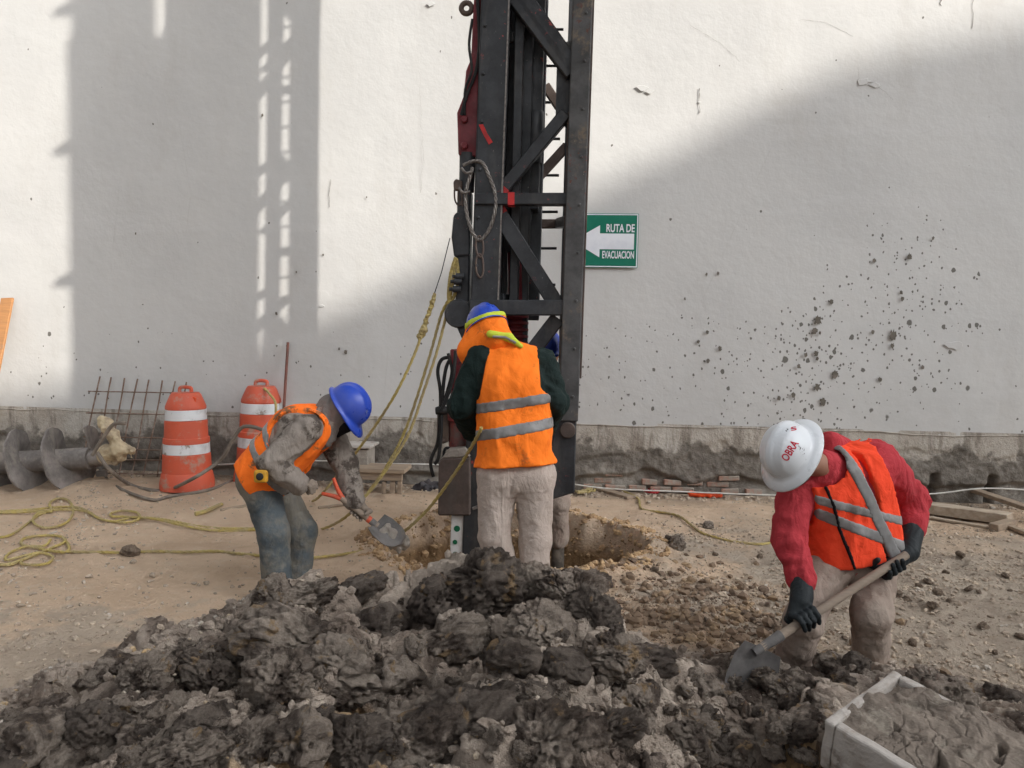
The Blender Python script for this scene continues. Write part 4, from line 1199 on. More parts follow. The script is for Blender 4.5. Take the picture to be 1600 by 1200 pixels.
def person(cfg):
    J = {k: Vector(v) for k, v in cfg['J'].items()}
    foot = (J['anL'] + J['anR']) / 2
    root = thing('person', cfg['label'], 'person', (foot.x, foot.y, H1(foot.x, foot.y, 1)), 'workers on the site')
    hipC = (J['hipL'] + J['hipR']) / 2; shC = (J['shL'] + J['shR']) / 2
    hv = (J['hipR'] - J['hipL']) / 2; sv = (J['shR'] - J['shL']) / 2
    waist = lerp(hipC, shC, .38); chest = lerp(hipC, shC, .78)
    fwd = Vector(cfg['fwd']).normalized()
    waist -= fwd * cfg.get('hump', 0.0) * 0.5; chest -= fwd * cfg.get('hump', 0.0)
    tr = cfg.get('torso_r', .105)
    torso = [cap(hipC - hv * .75, hipC + hv * .75, .105, .105),
             cap(waist - sv * .30, waist + sv * .30, tr, tr), cap(hipC - hv * .5, chest - sv * .45, tr, tr), cap(hipC + hv * .5, chest + sv * .45, tr, tr),
             cap(chest - sv * .42, chest + sv * .42, tr * 1.03, tr * 1.03), cap(chest, shC, tr, .085),
             cap(lerp(J['shL'], J['shR'], .06), lerp(J['shL'], J['shR'], .94), .068, .068)]
    ar = cfg.get('arm_r', 1.0)
    arms = {s: [cap(J['sh' + s], J['el' + s], .058 * ar, .047 * ar), cap(J['el' + s], J['wr' + s], .046 * ar, .034 * ar)] for s in 'LR'}
    lr = cfg.get('leg_r', 1.0)
    legs = {s: [cap(J['hip' + s], J['kn' + s], .094 * lr, .066 * lr), cap(J['kn' + s], J['an' + s], .066 * lr, .062 * lr)] for s in 'LR'}
    head = J['head']; hup = Vector(cfg['head_up']).normalized(); hfr = Vector(cfg['head_fr'])
    hfr = (hfr - hup * hfr.dot(hup)).normalized(); hs = hup.cross(hfr)
    headp = [cap(head - hup * .02 - hfr * .02, head + hup * .045 - hfr * .012, .082, .084), cap(head - hup * .03 + hfr * .03, head + hup * .03 + hfr * .025, .066, .07),
             cap(head - hup * .085 + hfr * .052, head - hup * .07 + hfr * .03, .036, .05)]
    face = [cap(head + hup * .015 + hfr * .093, head - hup * .028 + hfr * .108, .010, .015),      # nose
            cap(head + hup * .03 + hfr * .082 - hs * .04, head + hup * .03 + hfr * .082 + hs * .04, .014, .014),  # brow
            cap(head - hup * .063 + hfr * .084 - hs * .02, head - hup * .063 + hfr * .084 + hs * .02, .010, .010)]  # lips
    ears = [cap(head - hfr * .008 + hs * .081 * s + hup * .018, head - hfr * .004 + hs * .077 * s - hup * .024, .016, .012) for s in (-1, 1)]
    neck = [cap(shC + (head - shC) * .1, head - hup * .06 - hfr * .02, .058, .052)]
    feet = []
    for s in 'LR':
        d = Vector(cfg.get('toe' + s, cfg['fwd'])); d.z = 0; d.normalize()
        a = J['an' + s].copy(); gz_ = H1(a.x, a.y, 1)
        a.z = min(a.z, gz_ + .10)
        feet.append((cap(a + Vector((0, 0, -.03)) - d * .03, a + Vector((0, 0, -.05)) + d * .16, .045, .036), cap(J['an' + s], a, .05, .05)))
    # the body: one continuous figure under the clothes
    def shrink(L, k): return [(c[0], c[1], c[2] * k, c[3] * k) for c in L]
    bp = shrink(torso, .86) + shrink(legs['L'] + legs['R'], .72) + shrink(arms['L'] + arms['R'], .78) + neck + headp
    sm = ears + [shr for f in feet for shr in shrink(list(f), .8)]
    def fb(p):
        d = sd_union(p, bp, .035)
        d = smin(d, sd_union(p, face, .012), .014)
        return smin(d, sd_union(p, sm, .01), .012)
    lo, hi = bounds(bp + sm, .02)
    body = sdf_part('body', fb, lo, hi, .0125, M['skin'], root, 1)
    # boots
    for f in feet:
        lo, hi = bounds(f, .02)
        def fbt(p, f=f): return sd_union(p, list(f), .03)
        sdf_part('boot', fbt, lo, hi, .011, M['boot'], root, 1)
    # trousers
    tp = torso[:2] + legs['L'] + legs['R']
    hem = cfg.get('hem', 0.0)
    lo, hi = bounds(tp, .05)
    upv = (shC - hipC).normalized()
    def ft(p):
        dl = sd_union(p, legs['L'], .03); dr = sd_union(p, legs['R'], .03)
        d = smin(smin(dl, dr, .012), sd_union(p, torso[:2], .05), .04) - cfg.get('tr_fat', .016)
        d = d - wrinkle(p, .0055, 12, 3, (1, 1, .5)) - wrinkle(p, .004, 30, 5, (1, 1, 1.3))
        top = ((p - V3(waist)) @ V3(upv)) - 0.02
        return np.maximum(d, top)
    sdf_part('trousers', ft, lo, hi, .0098, M[cfg['trousers']], root, 1)
    # jacket or sweater
    jp = torso + arms['L'] + arms['R'] + [cap(shC, lerp(shC, head, cfg.get('col_t', .45)), .082 * cfg.get('col_r', 1), .074 * cfg.get('col_r', 1))]
    lo, hi = bounds(jp, .05)
    def fj(p):
        d = sd_union(p, torso, .05) + (.016 if cfg.get('vest') else 0)
        for s in 'LR':
            d = smin(d, sd_union(p, arms[s], .02), .035)
        d = smin(d, sd_cap(p, jp[-1]), .03) - cfg.get('jk_fat', .014)
        d = d - wrinkle(p, .011, 15, 9, (1, 1, 1)) - wrinkle(p, .004, 38, 11, (1, 1, 1))
        low = -((p - V3(hipC)) @ V3(upv)) - cfg.get('jk_low', 0.05)
        arm_end = np.minimum(*[(np.linalg.norm(p - V3(J['wr' + s]), axis=1) - cfg.get('cuff_cut', .05)) for s in 'LR'])
        far = np.minimum(*[sd_union(p, arms[s], .02) for s in 'LR'])
        d = np.where(far < .03, d, np.maximum(d, low))
        return np.maximum(d, -arm_end)
    sdf_part('jacket', fj, lo, hi, .0098, M[cfg['jacket']], root, 1)
    # vest
    vlo, vhi = bounds(torso, .10)
    hl = cfg.get('vest_low', 0.10); vf = cfg.get('vest_fat', .030)
    ha = cfg.get('hem_axis', upv)
    def fv(p, extra=0.0):
        t = ((p - V3(hipC)) @ V3(upv)) / (shC - hipC).length
        d = sd_union(p, torso, .05) - vf - extra - cfg.get('flare', .02) * np.clip(.6 - t, 0, 1)
        d = d - wrinkle(p, .009, 11, 15, (1, 1, .6)) - wrinkle(p, .003, 30, 19, (1, 1, 1))
        for s in 'LR':
            outw = (J['sh' + s] - shC).normalized()
            pt0 = V3(lerp(shC, J['sh' + s], cfg.get('hole_at' + s, cfg.get('hole_at', .80))))
            cen = V3(lerp(J['sh' + s], J['el' + s], .25))
            pl = -((p - pt0) @ V3((outw + upv * .10).normalized()))
            ball = np.linalg.norm(p - cen, axis=1) - cfg.get('armhole' + s, cfg.get('armhole', .17))
            d = np.maximum(d, -np.maximum(pl, ball))
        d = np.maximum(d, -sd_cap(p, cap(lerp(shC, head, .15), head, .092, .10)))
        low = -((p - V3(hipC)) @ V3(Vector(ha).normalized())) - hl
        return np.maximum(d, low)
    vest = None
    if cfg.get('vest'):
        def fvest(p):
            d = fv(p)
            if cfg.get('front_gap'):
                q = p - V3(chest); sx_ = np.abs(q @ V3(sv.normalized()) - cfg.get('gap_off', 0)); fy_ = q @ V3(fwd)
                d = np.maximum(d, -np.maximum(sx_ - cfg['front_gap'], .0 - fy_))
            return d
        vest = sdf_part('vest', fvest, vlo, vhi, .0092, M[cfg['vest']], root, 1)
        for (pt, nrm, half) in cfg.get('bands', []):
            pt = V3(pt(locals()) if callable(pt) else pt); nn = V3(Vector(nrm).normalized())
            def fs_(p, pt=pt, nn=nn, half=half):
                return np.maximum(fv(p, .0045) , np.abs((p - pt) @ nn) - half)
            try:
                sdf_part('reflective_strip', fs_, vlo, vhi, .0088, M['strip'], root, 1)
            except ValueError:
                pass
    ho, dome = helmet(head + hup * cfg.get('hat_up', .030) - hfr * .005, hup + hfr * cfg.get('hat_tilt', 0.0), hfr, M[cfg['hat']], root, full=cfg.get('full', False),
                      brim=.034 if cfg.get('full') else .016, visor=.058, sc=cfg.get('hat_sc', 1.0))
    return root, J, dict(body=body, head=head, hup=hup, hfr=hfr, hs=hs, hipC=hipC, shC=shC, sv=sv, upv=upv, fwd=fwd, dome=dome, helmet=ho, chest=chest, waist=waist, fv=fv, vlo=vlo, vhi=vhi)

RIGHT = RM @ Vector((1, 0, 0)); UPV = RM @ Vector((0, 1, 0)); FORW = RM @ Vector((0, 0, -1))
def cv(r, u, f): return (RIGHT * r + UPV * u + FORW * f).normalized()

# --- worker bent over a small shovel, blue helmet
D = 4.35
def a_(x, y, d=0.0): return P(x, y, D + d)
cfgA = dict(label='worker in blue helmet, muddy grey sweatshirt and jeans bending over a small shovel',
    J=dict(head=a_(536, 642, .02), shR=a_(478, 672, -.165), shL=a_(508, 662, .185), elR=a_(424, 722, -.25), wrR=a_(466, 757, -.20),
           elL=a_(541, 730, .14), wrL=a_(553, 782, .02), hipR=a_(404, 748, -.085), hipL=a_(418, 744, .10), knR=a_(428, 832, -.11), knL=a_(472, 830, .12), anR=a_(434, 930, -.09), anL=a_(462, 925, .14)),
    fwd=cv(.62, -.75, -.1), hump=.035, head_up=cv(.80, .55, -.12), head_fr=cv(.55, -.83, -.10), torso_r=.118, arm_r=1.16, leg_r=1.06, tr_fat=.010,
    trousers='jeans', jacket='greyjersey', vest='vestdirty', vest_low=.05, vest_fat=.026, flare=.01, hem_axis=cv(.80, .60, 0), armhole=.165, hat='helmetblue', hat_up=.035, cuff_cut=.035,
    bands=[(a_(408, 694), cv(.85, .52, 0), .022), (a_(428, 674), cv(.88, .47, 0), .020)], toeR=cv(1, 0, -.2), toeL=cv(1, 0, 0), front_gap=.05, jk_low=.0)
pA, JA, IA = person(cfgA)
hd, hu, hf, hsd = IA['head'], IA['hup'], IA['hfr'], IA['hs']
hood = [cap(hd - hu * .03 - hf * .035, hd - hu * .005 - hf * .02, .088, .098), cap(IA['shC'] + hf * .02, hd - hu * .06 - hf * .03, .10, .085), cap(hd - hu * .07 + hf * .03, IA['shC'] + hf * .06, .06, .07)]
lo, hi = bounds(hood, .03)
sdf_part('hood', lambda p: sd_union(p, hood, .04) - wrinkle(p, .009, 22, 4), lo, hi, .009, M['hood'], pA)
sc_ = [cap(hd - hu * .035 + hf * .062, hd - hu * .10 + hf * .045, .056, .06), cap(hd - hu * .10 + hf * .045, hd - hu * .14 + hf * .03, .055, .04)]
lo, hi = bounds(sc_, .03)
sdf_part('face_cloth', lambda p: sd_union(p, sc_, .02) - wrinkle(p, .006, 30, 4), lo, hi, .008, M['mask'], pA)
S0, S1 = P(533, 778, D - .02), P(590, 822, D + .02)
ax = (S1 - S0).normalized()
shovel = thing('shovel', 'small muddy shovel with orange handle held by the bending worker in jeans', 'shovel', S1)
MB().tube([S0, lerp(S0, S1, .5), S1], [.0175, .0175, .019], 14).build('shaft', M['shaft'], shovel, smooth=True)
MB().tube([lerp(S0, S1, .72), lerp(S0, S1, .80)], .0205, 14).build('orange_band', M['handle'], shovel, smooth=True)
fk = MB()
for e in ((P(503, 771, D - .02)), P(521, 747, D - .02)):
    fk.tube(spline([S0 + ax * .02, lerp(S0, e, .35), e], 6), [.016 - .0005 * i for i in range(13)], 10)
fk.build('fork_grip', M['handle'], shovel, smooth=True)
def shovel_blade(name, top, axis, width, length, nrm, m, parent, curve=.03):
    axis = axis.normalized(); side = axis.cross(nrm).normalized(); nrm = side.cross(axis).normalized()
    nu, nv = 14, 16
    vs, fs = [], []
    for layer in (0, 1):
        for i in range(nv + 1):
            t = i / nv
            w = width / 2 * (0.82 + .18 * min(1, t * 4)) * (1 if t < .55 else math.sqrt(max(0.0, 1 - ((t - .55) / .45) ** 2)) * .92 + .08)
            for k in range(nu + 1):
                u = k / nu * 2 - 1
                z = curve * (u * u) + curve * .5 * (t - .4) ** 2 - layer * .004
                vs.append(top + axis * (length * t) + side * (w * u) + nrm * z)
    R = (nu + 1) * (nv + 1)
    for i in range(nv):
        for k in range(nu):
            a = i * (nu + 1) + k
            fs.append((a, a + 1, a + nu + 2, a + nu + 1)); fs.append((R + a, R + a + nu + 1, R + a + nu + 2, R + a + 1))
    rim_ = [i for i in range(nu + 1)] + [(i + 1) * (nu + 1) - 1 for i in range(1, nv + 1)] + [nv * (nu + 1) + k for k in range(nu - 1, -1, -1)] + [i * (nu + 1) for i in range(nv - 1, 0, -1)]
    for i in range(len(rim_)):
        a, b = rim_[i], rim_[(i + 1) % len(rim_)]
        fs.append((b, a, R + a, R + b))
    o = MB(); o.v = vs; o.f = fs
    return o.build(name, m, parent, smooth=True)
bl = shovel_blade('blade', S1 - ax * .02, cv(.66, -.52, -.20), .175, .20, cv(.3, .75, -.6), M['blade'], shovel)
MB().tube([S1 - ax * .05, S1 + ax * .05], [.021, .015], 12).build('socket', M['blade'], shovel, smooth=True)
cl = [cap(S1 + ax * .05, S1 + ax * .15, .035, .055), cap(S1 + ax * .10 + UPV * .03, S1 + ax * .16, .03, .04)]
lo, hi = bounds(cl, .04)
sdf_part('mud_lump', lambda p: sd_union(p, cl, .02) - .02 * fbm(p, 28, 3, 3), lo, hi, .007, M['concrete'], shovel)
grip_hand('glove', JA['wrL'], lerp(S0, S1, .50), ax, M['mudglove'], pA, sgnr=-1, cuff=cap(lerp(JA['elL'], JA['wrL'], .80), JA['wrL'], .045, .036), scale=1.12)
grip_hand('glove', JA['wrR'], P(482, 764, D - .16), cv(.2, .1, 1), M['mudglove'], pA, sgnr=1, cuff=cap(lerp(JA['elR'], JA['wrR'], .80), JA['wrR'], .045, .036), scale=1.12)
tm = thing('tape_measure', 'yellow tape measure clipped to the bending worker\'s jeans', 'tape measure', P(408, 744, D - .31))
c = P(408, 744, D - .315)
MB().frame(c, RIGHT * .036, UPV * .034, FORW * .02).build('case', M['tape'], tm, bevel=.014, seg=3)
MB().lathe(c - FORW * .019, -FORW, [(.020, 0), (.020, .006), (.016, .008)], 16).build('centre_cap', M['hose'], tm, smooth=True)

# --- worker seen from behind at the mast
D = 4.20
cfgB = dict(label='worker seen from behind in bright orange vest, dark green sweater and pale khaki trousers', J=dict(
    head=a_(762, 522, .10), shL=a_(752, 562, .02), shR=a_(847, 570, .04), elL=a_(722, 634, -.01), wrL=a_(738, 672, .22), elR=a_(866, 628, .02), wrR=a_(850, 668, .26),
    hipL=a_(777, 742, -.02), hipR=a_(836, 742, -.02), knL=a_(773, 838, -.02), knR=a_(836, 842, .0), anL=a_(797, 938, .0), anR=a_(836, 938, -.04)),
    fwd=cv(-.10, 0, 1), hump=.03, head_up=cv(-.28, .88, .40), head_fr=cv(-.35, -.35, .87), torso_r=.102, arm_r=1.18, leg_r=1.0, tr_fat=.016, jk_fat=.018,
    trousers='khaki', jacket='darkgreen', vest='vest', vest_low=-.055, vest_fat=.028, flare=.035, armhole=.175, hole_at=.84, hem_axis=cv(-.055, .998, 0), hat='helmetblue', hat_up=.040,
    bands=[(a_(806, 629), cv(-.15, .985, 0), .029), (a_(806, 669), cv(-.17, .985, 0), .031)])
cfgB['vest_low'] = -.055
cfgB['jk_low'] = -.13
pB, JB, IB = person(cfgB)
hd, hu, hf, hsd = IB['head'], IB['hup'], IB['hfr'], IB['hs']
nc = [cap(P(762, 505, D + .10), P(746, 548, D + .08), .098, .098), cap(P(758, 500, D + .10), P(778, 532, D + .0), .095, .075), cap(P(775, 528, D + .02), P(735, 550, D + .05), .075, .065)]
lo, hi = bounds(nc, .03)
top_cut = V3(P(757, 497, D + .1))
def fnc(p, e=0.0):
    d = sd_union(p, nc, .04) - wrinkle(p, .007, 20, 8, (1, 1, .4)) - e
    return np.maximum(d, (p - top_cut) @ V3(cv(-.30, .94, .15)))
sdf_part('neck_cloth', fnc, lo, hi, .0085, M['vest'], pB)
sdf_part('lime_trim', lambda p: np.maximum(fnc(p, .005), np.abs((p - top_cut) @ V3(cv(-.30, .94, .15)) + .014) - .018), lo, hi, .0085, M['lime'], pB)
colr = [cap(P(766, 522, D - .075), P(795, 527, D - .065), .022, .022), cap(P(795, 527, D - .065), P(814, 541, D - .07), .022, .014)]
lo, hi = bounds(colr, .02)
sdf_part('lime_collar', lambda p: sd_union(p, colr, .02), lo, hi, .007, M['lime'], pB)
MB().tube([P(770, 526, D - .098), P(790, 527, D - .088), P(806, 536, D - .086)], .007, 8).build('reflective_strip', M['strip'], pB, smooth=True)

# --- worker behind the mast, mostly hidden
D = 5.75
cfgC = dict(label='worker in blue helmet and dark sweater mostly hidden behind the drill mast', J=dict(
    head=a_(855, 553, .0), shL=a_(822, 606, .04), shR=a_(882, 606, .06), elL=a_(818, 650, -.02), wrL=a_(830, 690, -.12), elR=a_(882, 655, .0), wrR=a_(870, 690, -.14),
    hipL=a_(833, 718, .1), hipR=a_(870, 718, .1), knL=a_(833, 785, .02), knR=a_(872, 785, .02), anL=a_(833, 842, .1), anR=a_(872, 842, .1)),
    fwd=cv(0, 0, -1), head_up=cv(.05, .95, -.3), head_fr=cv(-.3, -.2, -.9), trousers='khakidark', jacket='darkgreen', vest='vest', vest_low=.04, vest_fat=.03, hat='helmetblue', hat_up=.04)
_o = a_(872, 842, .1); _dz = H1(_o.x, _o.y, 1) + .09 - _o.z
pC, JC, IC = person(cfgC)
lt = [cap(P(841, 560, D - .1), P(858, 568, D - .1), .03, .03)]
lo, hi = bounds(lt, .02)
sdf_part('lime_trim', lambda p: sd_union(p, lt, .02), lo, hi, .008, M['lime'], pC)

# --- worker with the white helmet, digging
D = 3.35
cfgD = dict(label='worker in white helmet, red sweatshirt and orange vest digging with a long shovel', J=dict(
    head=a_(1237, 713, -.19), shR=a_(1246, 762, -.02), shL=a_(1370, 716, .05), elR=a_(1231, 838, -.08), wrR=a_(1252, 905, -.16), elL=a_(1426, 782, .12), wrL=a_(1425, 822, .06),
    hipR=a_(1300, 870, .06), hipL=a_(1368, 860, .10), knR=a_(1256, 968, -.12), knL=a_(1362, 960, -.10), anR=a_(1232, 1058, .02), anL=a_(1360, 1062, .06)),
    fwd=cv(-.55, -.38, -.75), hump=.02, head_up=cv(-.72, .50, -.48), head_fr=cv(-.48, -.84, -.25), torso_r=.112, arm_r=1.06, leg_r=.92, tr_fat=.015, jk_fat=.016,
    trousers='khakidark', jacket='redfleece', vest='vestred', vest_low=.02, vest_fat=.030, flare=.02, armhole=.175, hole_at=.80, hem_axis=cv(-.15, .98, 0), hat='helmetwhite', full=True, hat_up=.028, hat_sc=.93, cuff_cut=.02,
    front_gap=.016, gap_off=-.045, armholeR=.125, hole_atR=.92, col_t=.30, col_r=.82, toeR=cv(-.7, 0, -.7), toeL=cv(-.1, 0, -1),
    bands=[(a_(1325, 800), cv(.42, .90, .0), .026), (a_(1310, 765), cv(.10, .97, -.2), .0)])
cfgD['bands'] = [(a_(1330, 822), cv(.36, .93, .0), .024), (a_(1262, 775), cv(.25, .96, 0), .020)]
pD, JD, ID = person(cfgD)
hd, hu, hf, hsd = ID['head'], ID['hup'], ID['hfr'], ID['hs']
# shoulder strip that runs down the chest
def slab_strip(I, root, pt, nrm, half, side_pt=None, side_n=None, m='strip', name='reflective_strip', extra=.0065):
    pt = V3(pt); nn = V3(Vector(nrm).normalized())
    def f(p):
        d = np.maximum(I['fv'](p, extra), np.abs((p - pt) @ nn) - half)
        if side_pt is not None:
            d = np.maximum(d, (p - V3(side_pt)) @ V3(Vector(side_n).normalized()))
        return d
    sdf_part(name, f, I['vlo'], I['vhi'], .0088, M[m], root, 1)
slab_strip(ID, pD, a_(1338, 770), cv(.88, .47, 0), .027, a_(1338, 770, .08), FORW)
slab_strip(ID, pD, a_(1289, 800), cv(.93, .36, 0), .007, a_(1338, 770, .08), FORW, 'mask', 'zip_trim', .009)
msk = [cap(hd - hu * .05 + hf * .06, hd - hu * .02 + hf * .075, .050, .045), cap(hd - hu * .075 + hf * .035, hd - hu * .06 + hf * .05, .05, .05)]
lo, hi = bounds(msk, .02)
sdf_part('face_cloth', lambda p: sd_union(p, msk, .02), lo, hi, .008, M['mask'], pD)
hr = [cap(hd - hf * .035 + hu * .0, hd - hf * .045 - hu * .045, .078, .066)]
lo, hi = bounds(hr, .02)
sdf_part('hair', lambda p: sd_union(p, hr, .02) + .004 * vnoise(p, 60, 3), lo, hi, .008, M['hair'], pD)
collar = [cap(P(1298, 692, D + .02), P(1300, 735, D - .02), .038, .04), cap(P(1296, 690, D + .02), P(1318, 700, D + .06), .04, .045), cap(P(1300, 740, D - .02), P(1285, 775, D - .06), .035, .03)]
lo, hi = bounds(collar, .03)
sdf_part('collar', lambda p: sd_union(p, collar, .03) - wrinkle(p, .008, 18, 3), lo, hi, .009, M['redfleece'], pD)
# lettering on the helmet: find the spot on the dome that faces the photo's position
def spot(dome, px, py):
    best = None
    for i in range(4, 90, 2):
        for k in range(0, 360, 4):
            la, lo_ = rad(i), rad(k)
            p = dome(la, lo_)
            v = RM.transposed() @ (p - CAM)
            x, y = 800 + F * v.x / -v.z, 600 - F * v.y / -v.z
            d = (x - px) ** 2 + (y - py) ** 2 + (v.z + 0) * -30
            if best is None or d < best[0]: best = (d, la, lo_)
    return best[1], best[2]
def dome_decal(body, dome, px, py, w_px, h_px, ang, parent):
    v, fs = text_mesh(body, 1.0)
    lo_, hi_ = v.min(0), v.max(0); c0 = (lo_ + hi_) / 2; ext = hi_ - lo_
    pts = []
    from mathutils.bvhtree import BVHTree
    o = parent
    me = o.data
    tree = BVHTree.FromPolygons([x.co for x in me.vertices], [tuple(q.vertices) for q in me.polygons])
    orig = CAM
    for p in v:
        x, y = (p[0] - c0[0]) / ext[0] * w_px, (p[1] - c0[1]) / ext[1] * h_px
        X_, Y_ = x * math.cos(ang) - y * math.sin(ang), -x * math.sin(ang) - y * math.cos(ang)
        dr = ray(px + X_, py + Y_).normalized()
        hitp = tree.ray_cast(orig, dr)
        if hitp[0] is None: return None
        n = hitp[1]
        if n.dot(dr) > 0: n = -n
        pts.append(hitp[0] + n * .0015)
    mesh_obj('lettering', pts, fs, M['redink'], parent)
dome_decal('OBRA', ID['dome'], 1234, 704, 34, 13, rad(58), ID['helmet'])
dome_decal('S', ID['dome'], 1240, 670, 9, 6, rad(10), ID['helmet'])
# the long shovel
S0, S1 = P(1408, 872, D - .10), P(1190, 1012, D - .30)
ax = (S1 - S0).normalized()
sh2 = thing('shovel', 'long muddy wooden-handled shovel in the black gloves of the white-helmeted worker', 'shovel', S1)
MB().tube([S0 - ax * .03, lerp(S0, S1, .5), S1], [.018, .019, .019], 14).build('shaft', M['shaft'], sh2, smooth=True)
MB().tube([S1 - ax * .10, S1 + ax * .04], [.023, .017], 12).build('socket', M['blade'], sh2, smooth=True)
shovel_blade('blade', S1, (ax + Vector((0, 0, -1.6))).normalized(), .18, .25, cv(.2, .8, -.5), M['blade'], sh2)
JD['wrL2'] = P(1417, 858, D - .01)
grip_hand('glove', P(1420, 862, D - .02), P(1390, 882, D - .10), ax, M['glove'], pD, sgnr=1, cuff=cap(P(1425, 826, D + .05), P(1420, 862, D - .02), .052, .042), scale=1.25)
grip_hand('glove', P(1253, 925, D - .20), lerp(S0, S1, .70), ax, M['glove'], pD, sgnr=-1, cuff=cap(P(1252, 908, D - .165), P(1253, 930, D - .20), .050, .042), scale=1.25)
# ------------------------------------------------------------------ traffic barrels
def barrel(px, py, label, tilt):
    c = G(px, py); s = (W(px, 600, c.y) - W(px, 601, c.y)).length        # metres per photo pixel there
    t = thing('traffic_barrel', label, 'traffic barrel', c, 'orange traffic barrels by the wall')
    k = s * .95
    MB().lathe(c, (tilt, 0, 1), [(42.5 * k, 0), (42.5 * k, 10 * k), (39.5 * k, 26 * k), (38 * k, 28 * k), (38.2 * k, 30 * k), (37 * k, 57 * k), (35.5 * k, 58 * k), (35.2 * k, 75 * k), (36.2 * k, 76 * k), (35.6 * k, 84 * k), (33.8 * k, 85 * k),
                                 (33.0 * k, 112 * k), (31.6 * k, 113 * k), (31.0 * k, 131 * k), (31.8 * k, 132 * k), (31.5 * k, 136 * k), (24 * k, 154 * k), (21 * k, 158 * k)], 40).build('body', M['barrel'], t, smooth=True)
    MB().lathe(c, (tilt, 0, 1), [(35.9 * k, 58.5 * k), (36.3 * k, 59 * k), (35.9 * k, 74.5 * k), (35.3 * k, 75 * k)], 40).build('reflective_band', M['reflect'], t, smooth=True)
    MB().lathe(c, (tilt, 0, 1), [(32.0 * k, 113.5 * k), (32.4 * k, 114 * k), (31.7 * k, 130 * k), (31.2 * k, 130.5 * k)], 40).build('reflective_band', M['reflect'], t, smooth=True)
    top = c + Vector((tilt * 160 * k, 0, 159 * k))
    MB().tube(spline([top + Vector((-10 * k, 0, 0)), top + Vector((-8 * k, 0, 7 * k)), top + Vector((8 * k, 0, 7 * k)), top + Vector((10 * k, 0, 0))], 5), 3 * k, 8).build('handle', M['barrel'], t, smooth=True)
    MB().frame(c + Vector((28 * k, -2 * k, 152 * k * .95)) + Vector((-12 * k, -12 * k, 0)), (6 * k, 0, -2 * k), (0, 1.5 * k, 0), (1 * k, 0, 9 * k)).build('flap', M['orangeplastic'], t, bevel=.006)
    return t
barrel(293, 762, 'orange traffic barrel with white bands and mud smears beside the rebar mesh', -0.015)
barrel(407, 752, 'orange traffic barrel with a rope over its top behind the bending worker', 0.01)
c0 = G(407, 752)
mb = MB().tube(spline([W(413, 607, c0.y - .12), W(420, 614, c0.y - .16), W(430, 628, c0.y - .23), W(431, 645, c0.y - .25)], 5), 0.012, 8)
tag(mb.build('yellow_rope', M['rope'], smooth=True), 'short yellow rope end hanging over the barrel behind the bending worker', 'rope')
M['rodpaint'] = simple('red_brown_rod', (.20, .085, .065), (.14, .075, .06), .8, 12)
mb = MB().tube([W(437, 745, YW - .30), W(450, 535, YW - .03)], 0.014, 10)
tag(mb.build('steel_rod', M['rodpaint'], smooth=True), 'thin red-brown steel rod leaning on the white wall behind a barrel', 'rod')

# ------------------------------------------------------------------ rebar mesh leaning on the wall
rm_ = thing('rebar_mesh', 'rusty welded rebar mesh panel leaning against the white wall', 'rebar mesh', G(200, 745))
def cr(x, y, Y): return W(x / 3.1575, 520 + y / 3.1575, Y)
def meshY(y): return YW - 0.03 - 0.25 * (y - 215) / 500
for i in range(8):
    x0, y0 = 490 + 62 * i, 215 + 4 * i
    MB().tube([cr(x0 - (yy - y0) * .19 + 4 * math.sin(i * 2.1 + yy * .01), yy, meshY(yy)) for yy in np.linspace(y0, 715, 6)], 0.0075, 6).build('bar', M['rebar'], rm_, smooth=True)
for i, yy in enumerate((288, 395, 512, 572, 622, 690)):
    a = 435 - (yy - 288) * .10; b = 940 - (yy - 288) * .1
    MB().tube([cr(a, yy, meshY(yy) - .014), cr((a + b) / 2, yy + 5, meshY(yy) - .016), cr(b, yy + 9, meshY(yy) - .014)], 0.0065, 6).build('bar', M['rebar'], rm_, smooth=True)

# ------------------------------------------------------------------ auger lying on the ground
Aa = G(60, 762); ya = Aa.y
A0, A1 = W(-90, 728, ya), W(142, 716, ya + .10)
ax = (A1 - A0).normalized()
au = thing('auger', 'dusty steel drill auger with spiral flights lying near the barrels', 'auger', Aa)
MB().tube([A0, A1], 0.105, 24).build('shaft', M['auger'], au, smooth=True)
MB().tube([A1 - ax * .02, A1 + ax * .16, A1 + ax * .20], [0.07, 0.07, .05], 18).build('pilot', M['auger'], au, smooth=True)
u = Vector((0, 0, 1)); u = (u - ax * u.dot(ax)).normalized(); w_ = ax.cross(u)
def flight(name, start, turns, pitch, ph0, r1, dirn=1):
    vs, fs = [], []
    n = int(44 * turns)
    for i in range(n + 1):
        a = ph0 + dirn * 2 * math.pi * turns * i / n
        rr = r1 * (1 + .02 * math.sin(7 * a) + .012 * math.sin(17 * a + 1))
        p = start + ax * (pitch * turns * i / n)
        d = u * math.cos(a) + w_ * math.sin(a)
        for r, o in ((.09, -.012), (rr, -.008), (rr, .008), (.09, .012)):
            vs.append(p + d * r + ax * o)
    for i in range(n):
        for k in range(4):
            b = i * 4
            fs.append((b + k, b + (k + 1) % 4, b + 4 + (k + 1) % 4, b + 4 + k))
    m = MB(); m.v = vs; m.f = fs + [(0, 1, 2, 3), (n * 4 + 3, n * 4 + 2, n * 4 + 1, n * 4)]
    return m.build(name, M['auger'], au, smooth=True)
flight('flight', A1 - ax * 1.02, 3.0, .345, 0.3, .315, 1)
for i in range(3):
    b = A1 - ax * (.02 + .05 * i) + u * (-.18 + .1 * i) - w_ * .2
    MB().frame(b, ax * .05, u * .03, w_ * .02).build('tooth', M['auger'], au, bevel=.006)
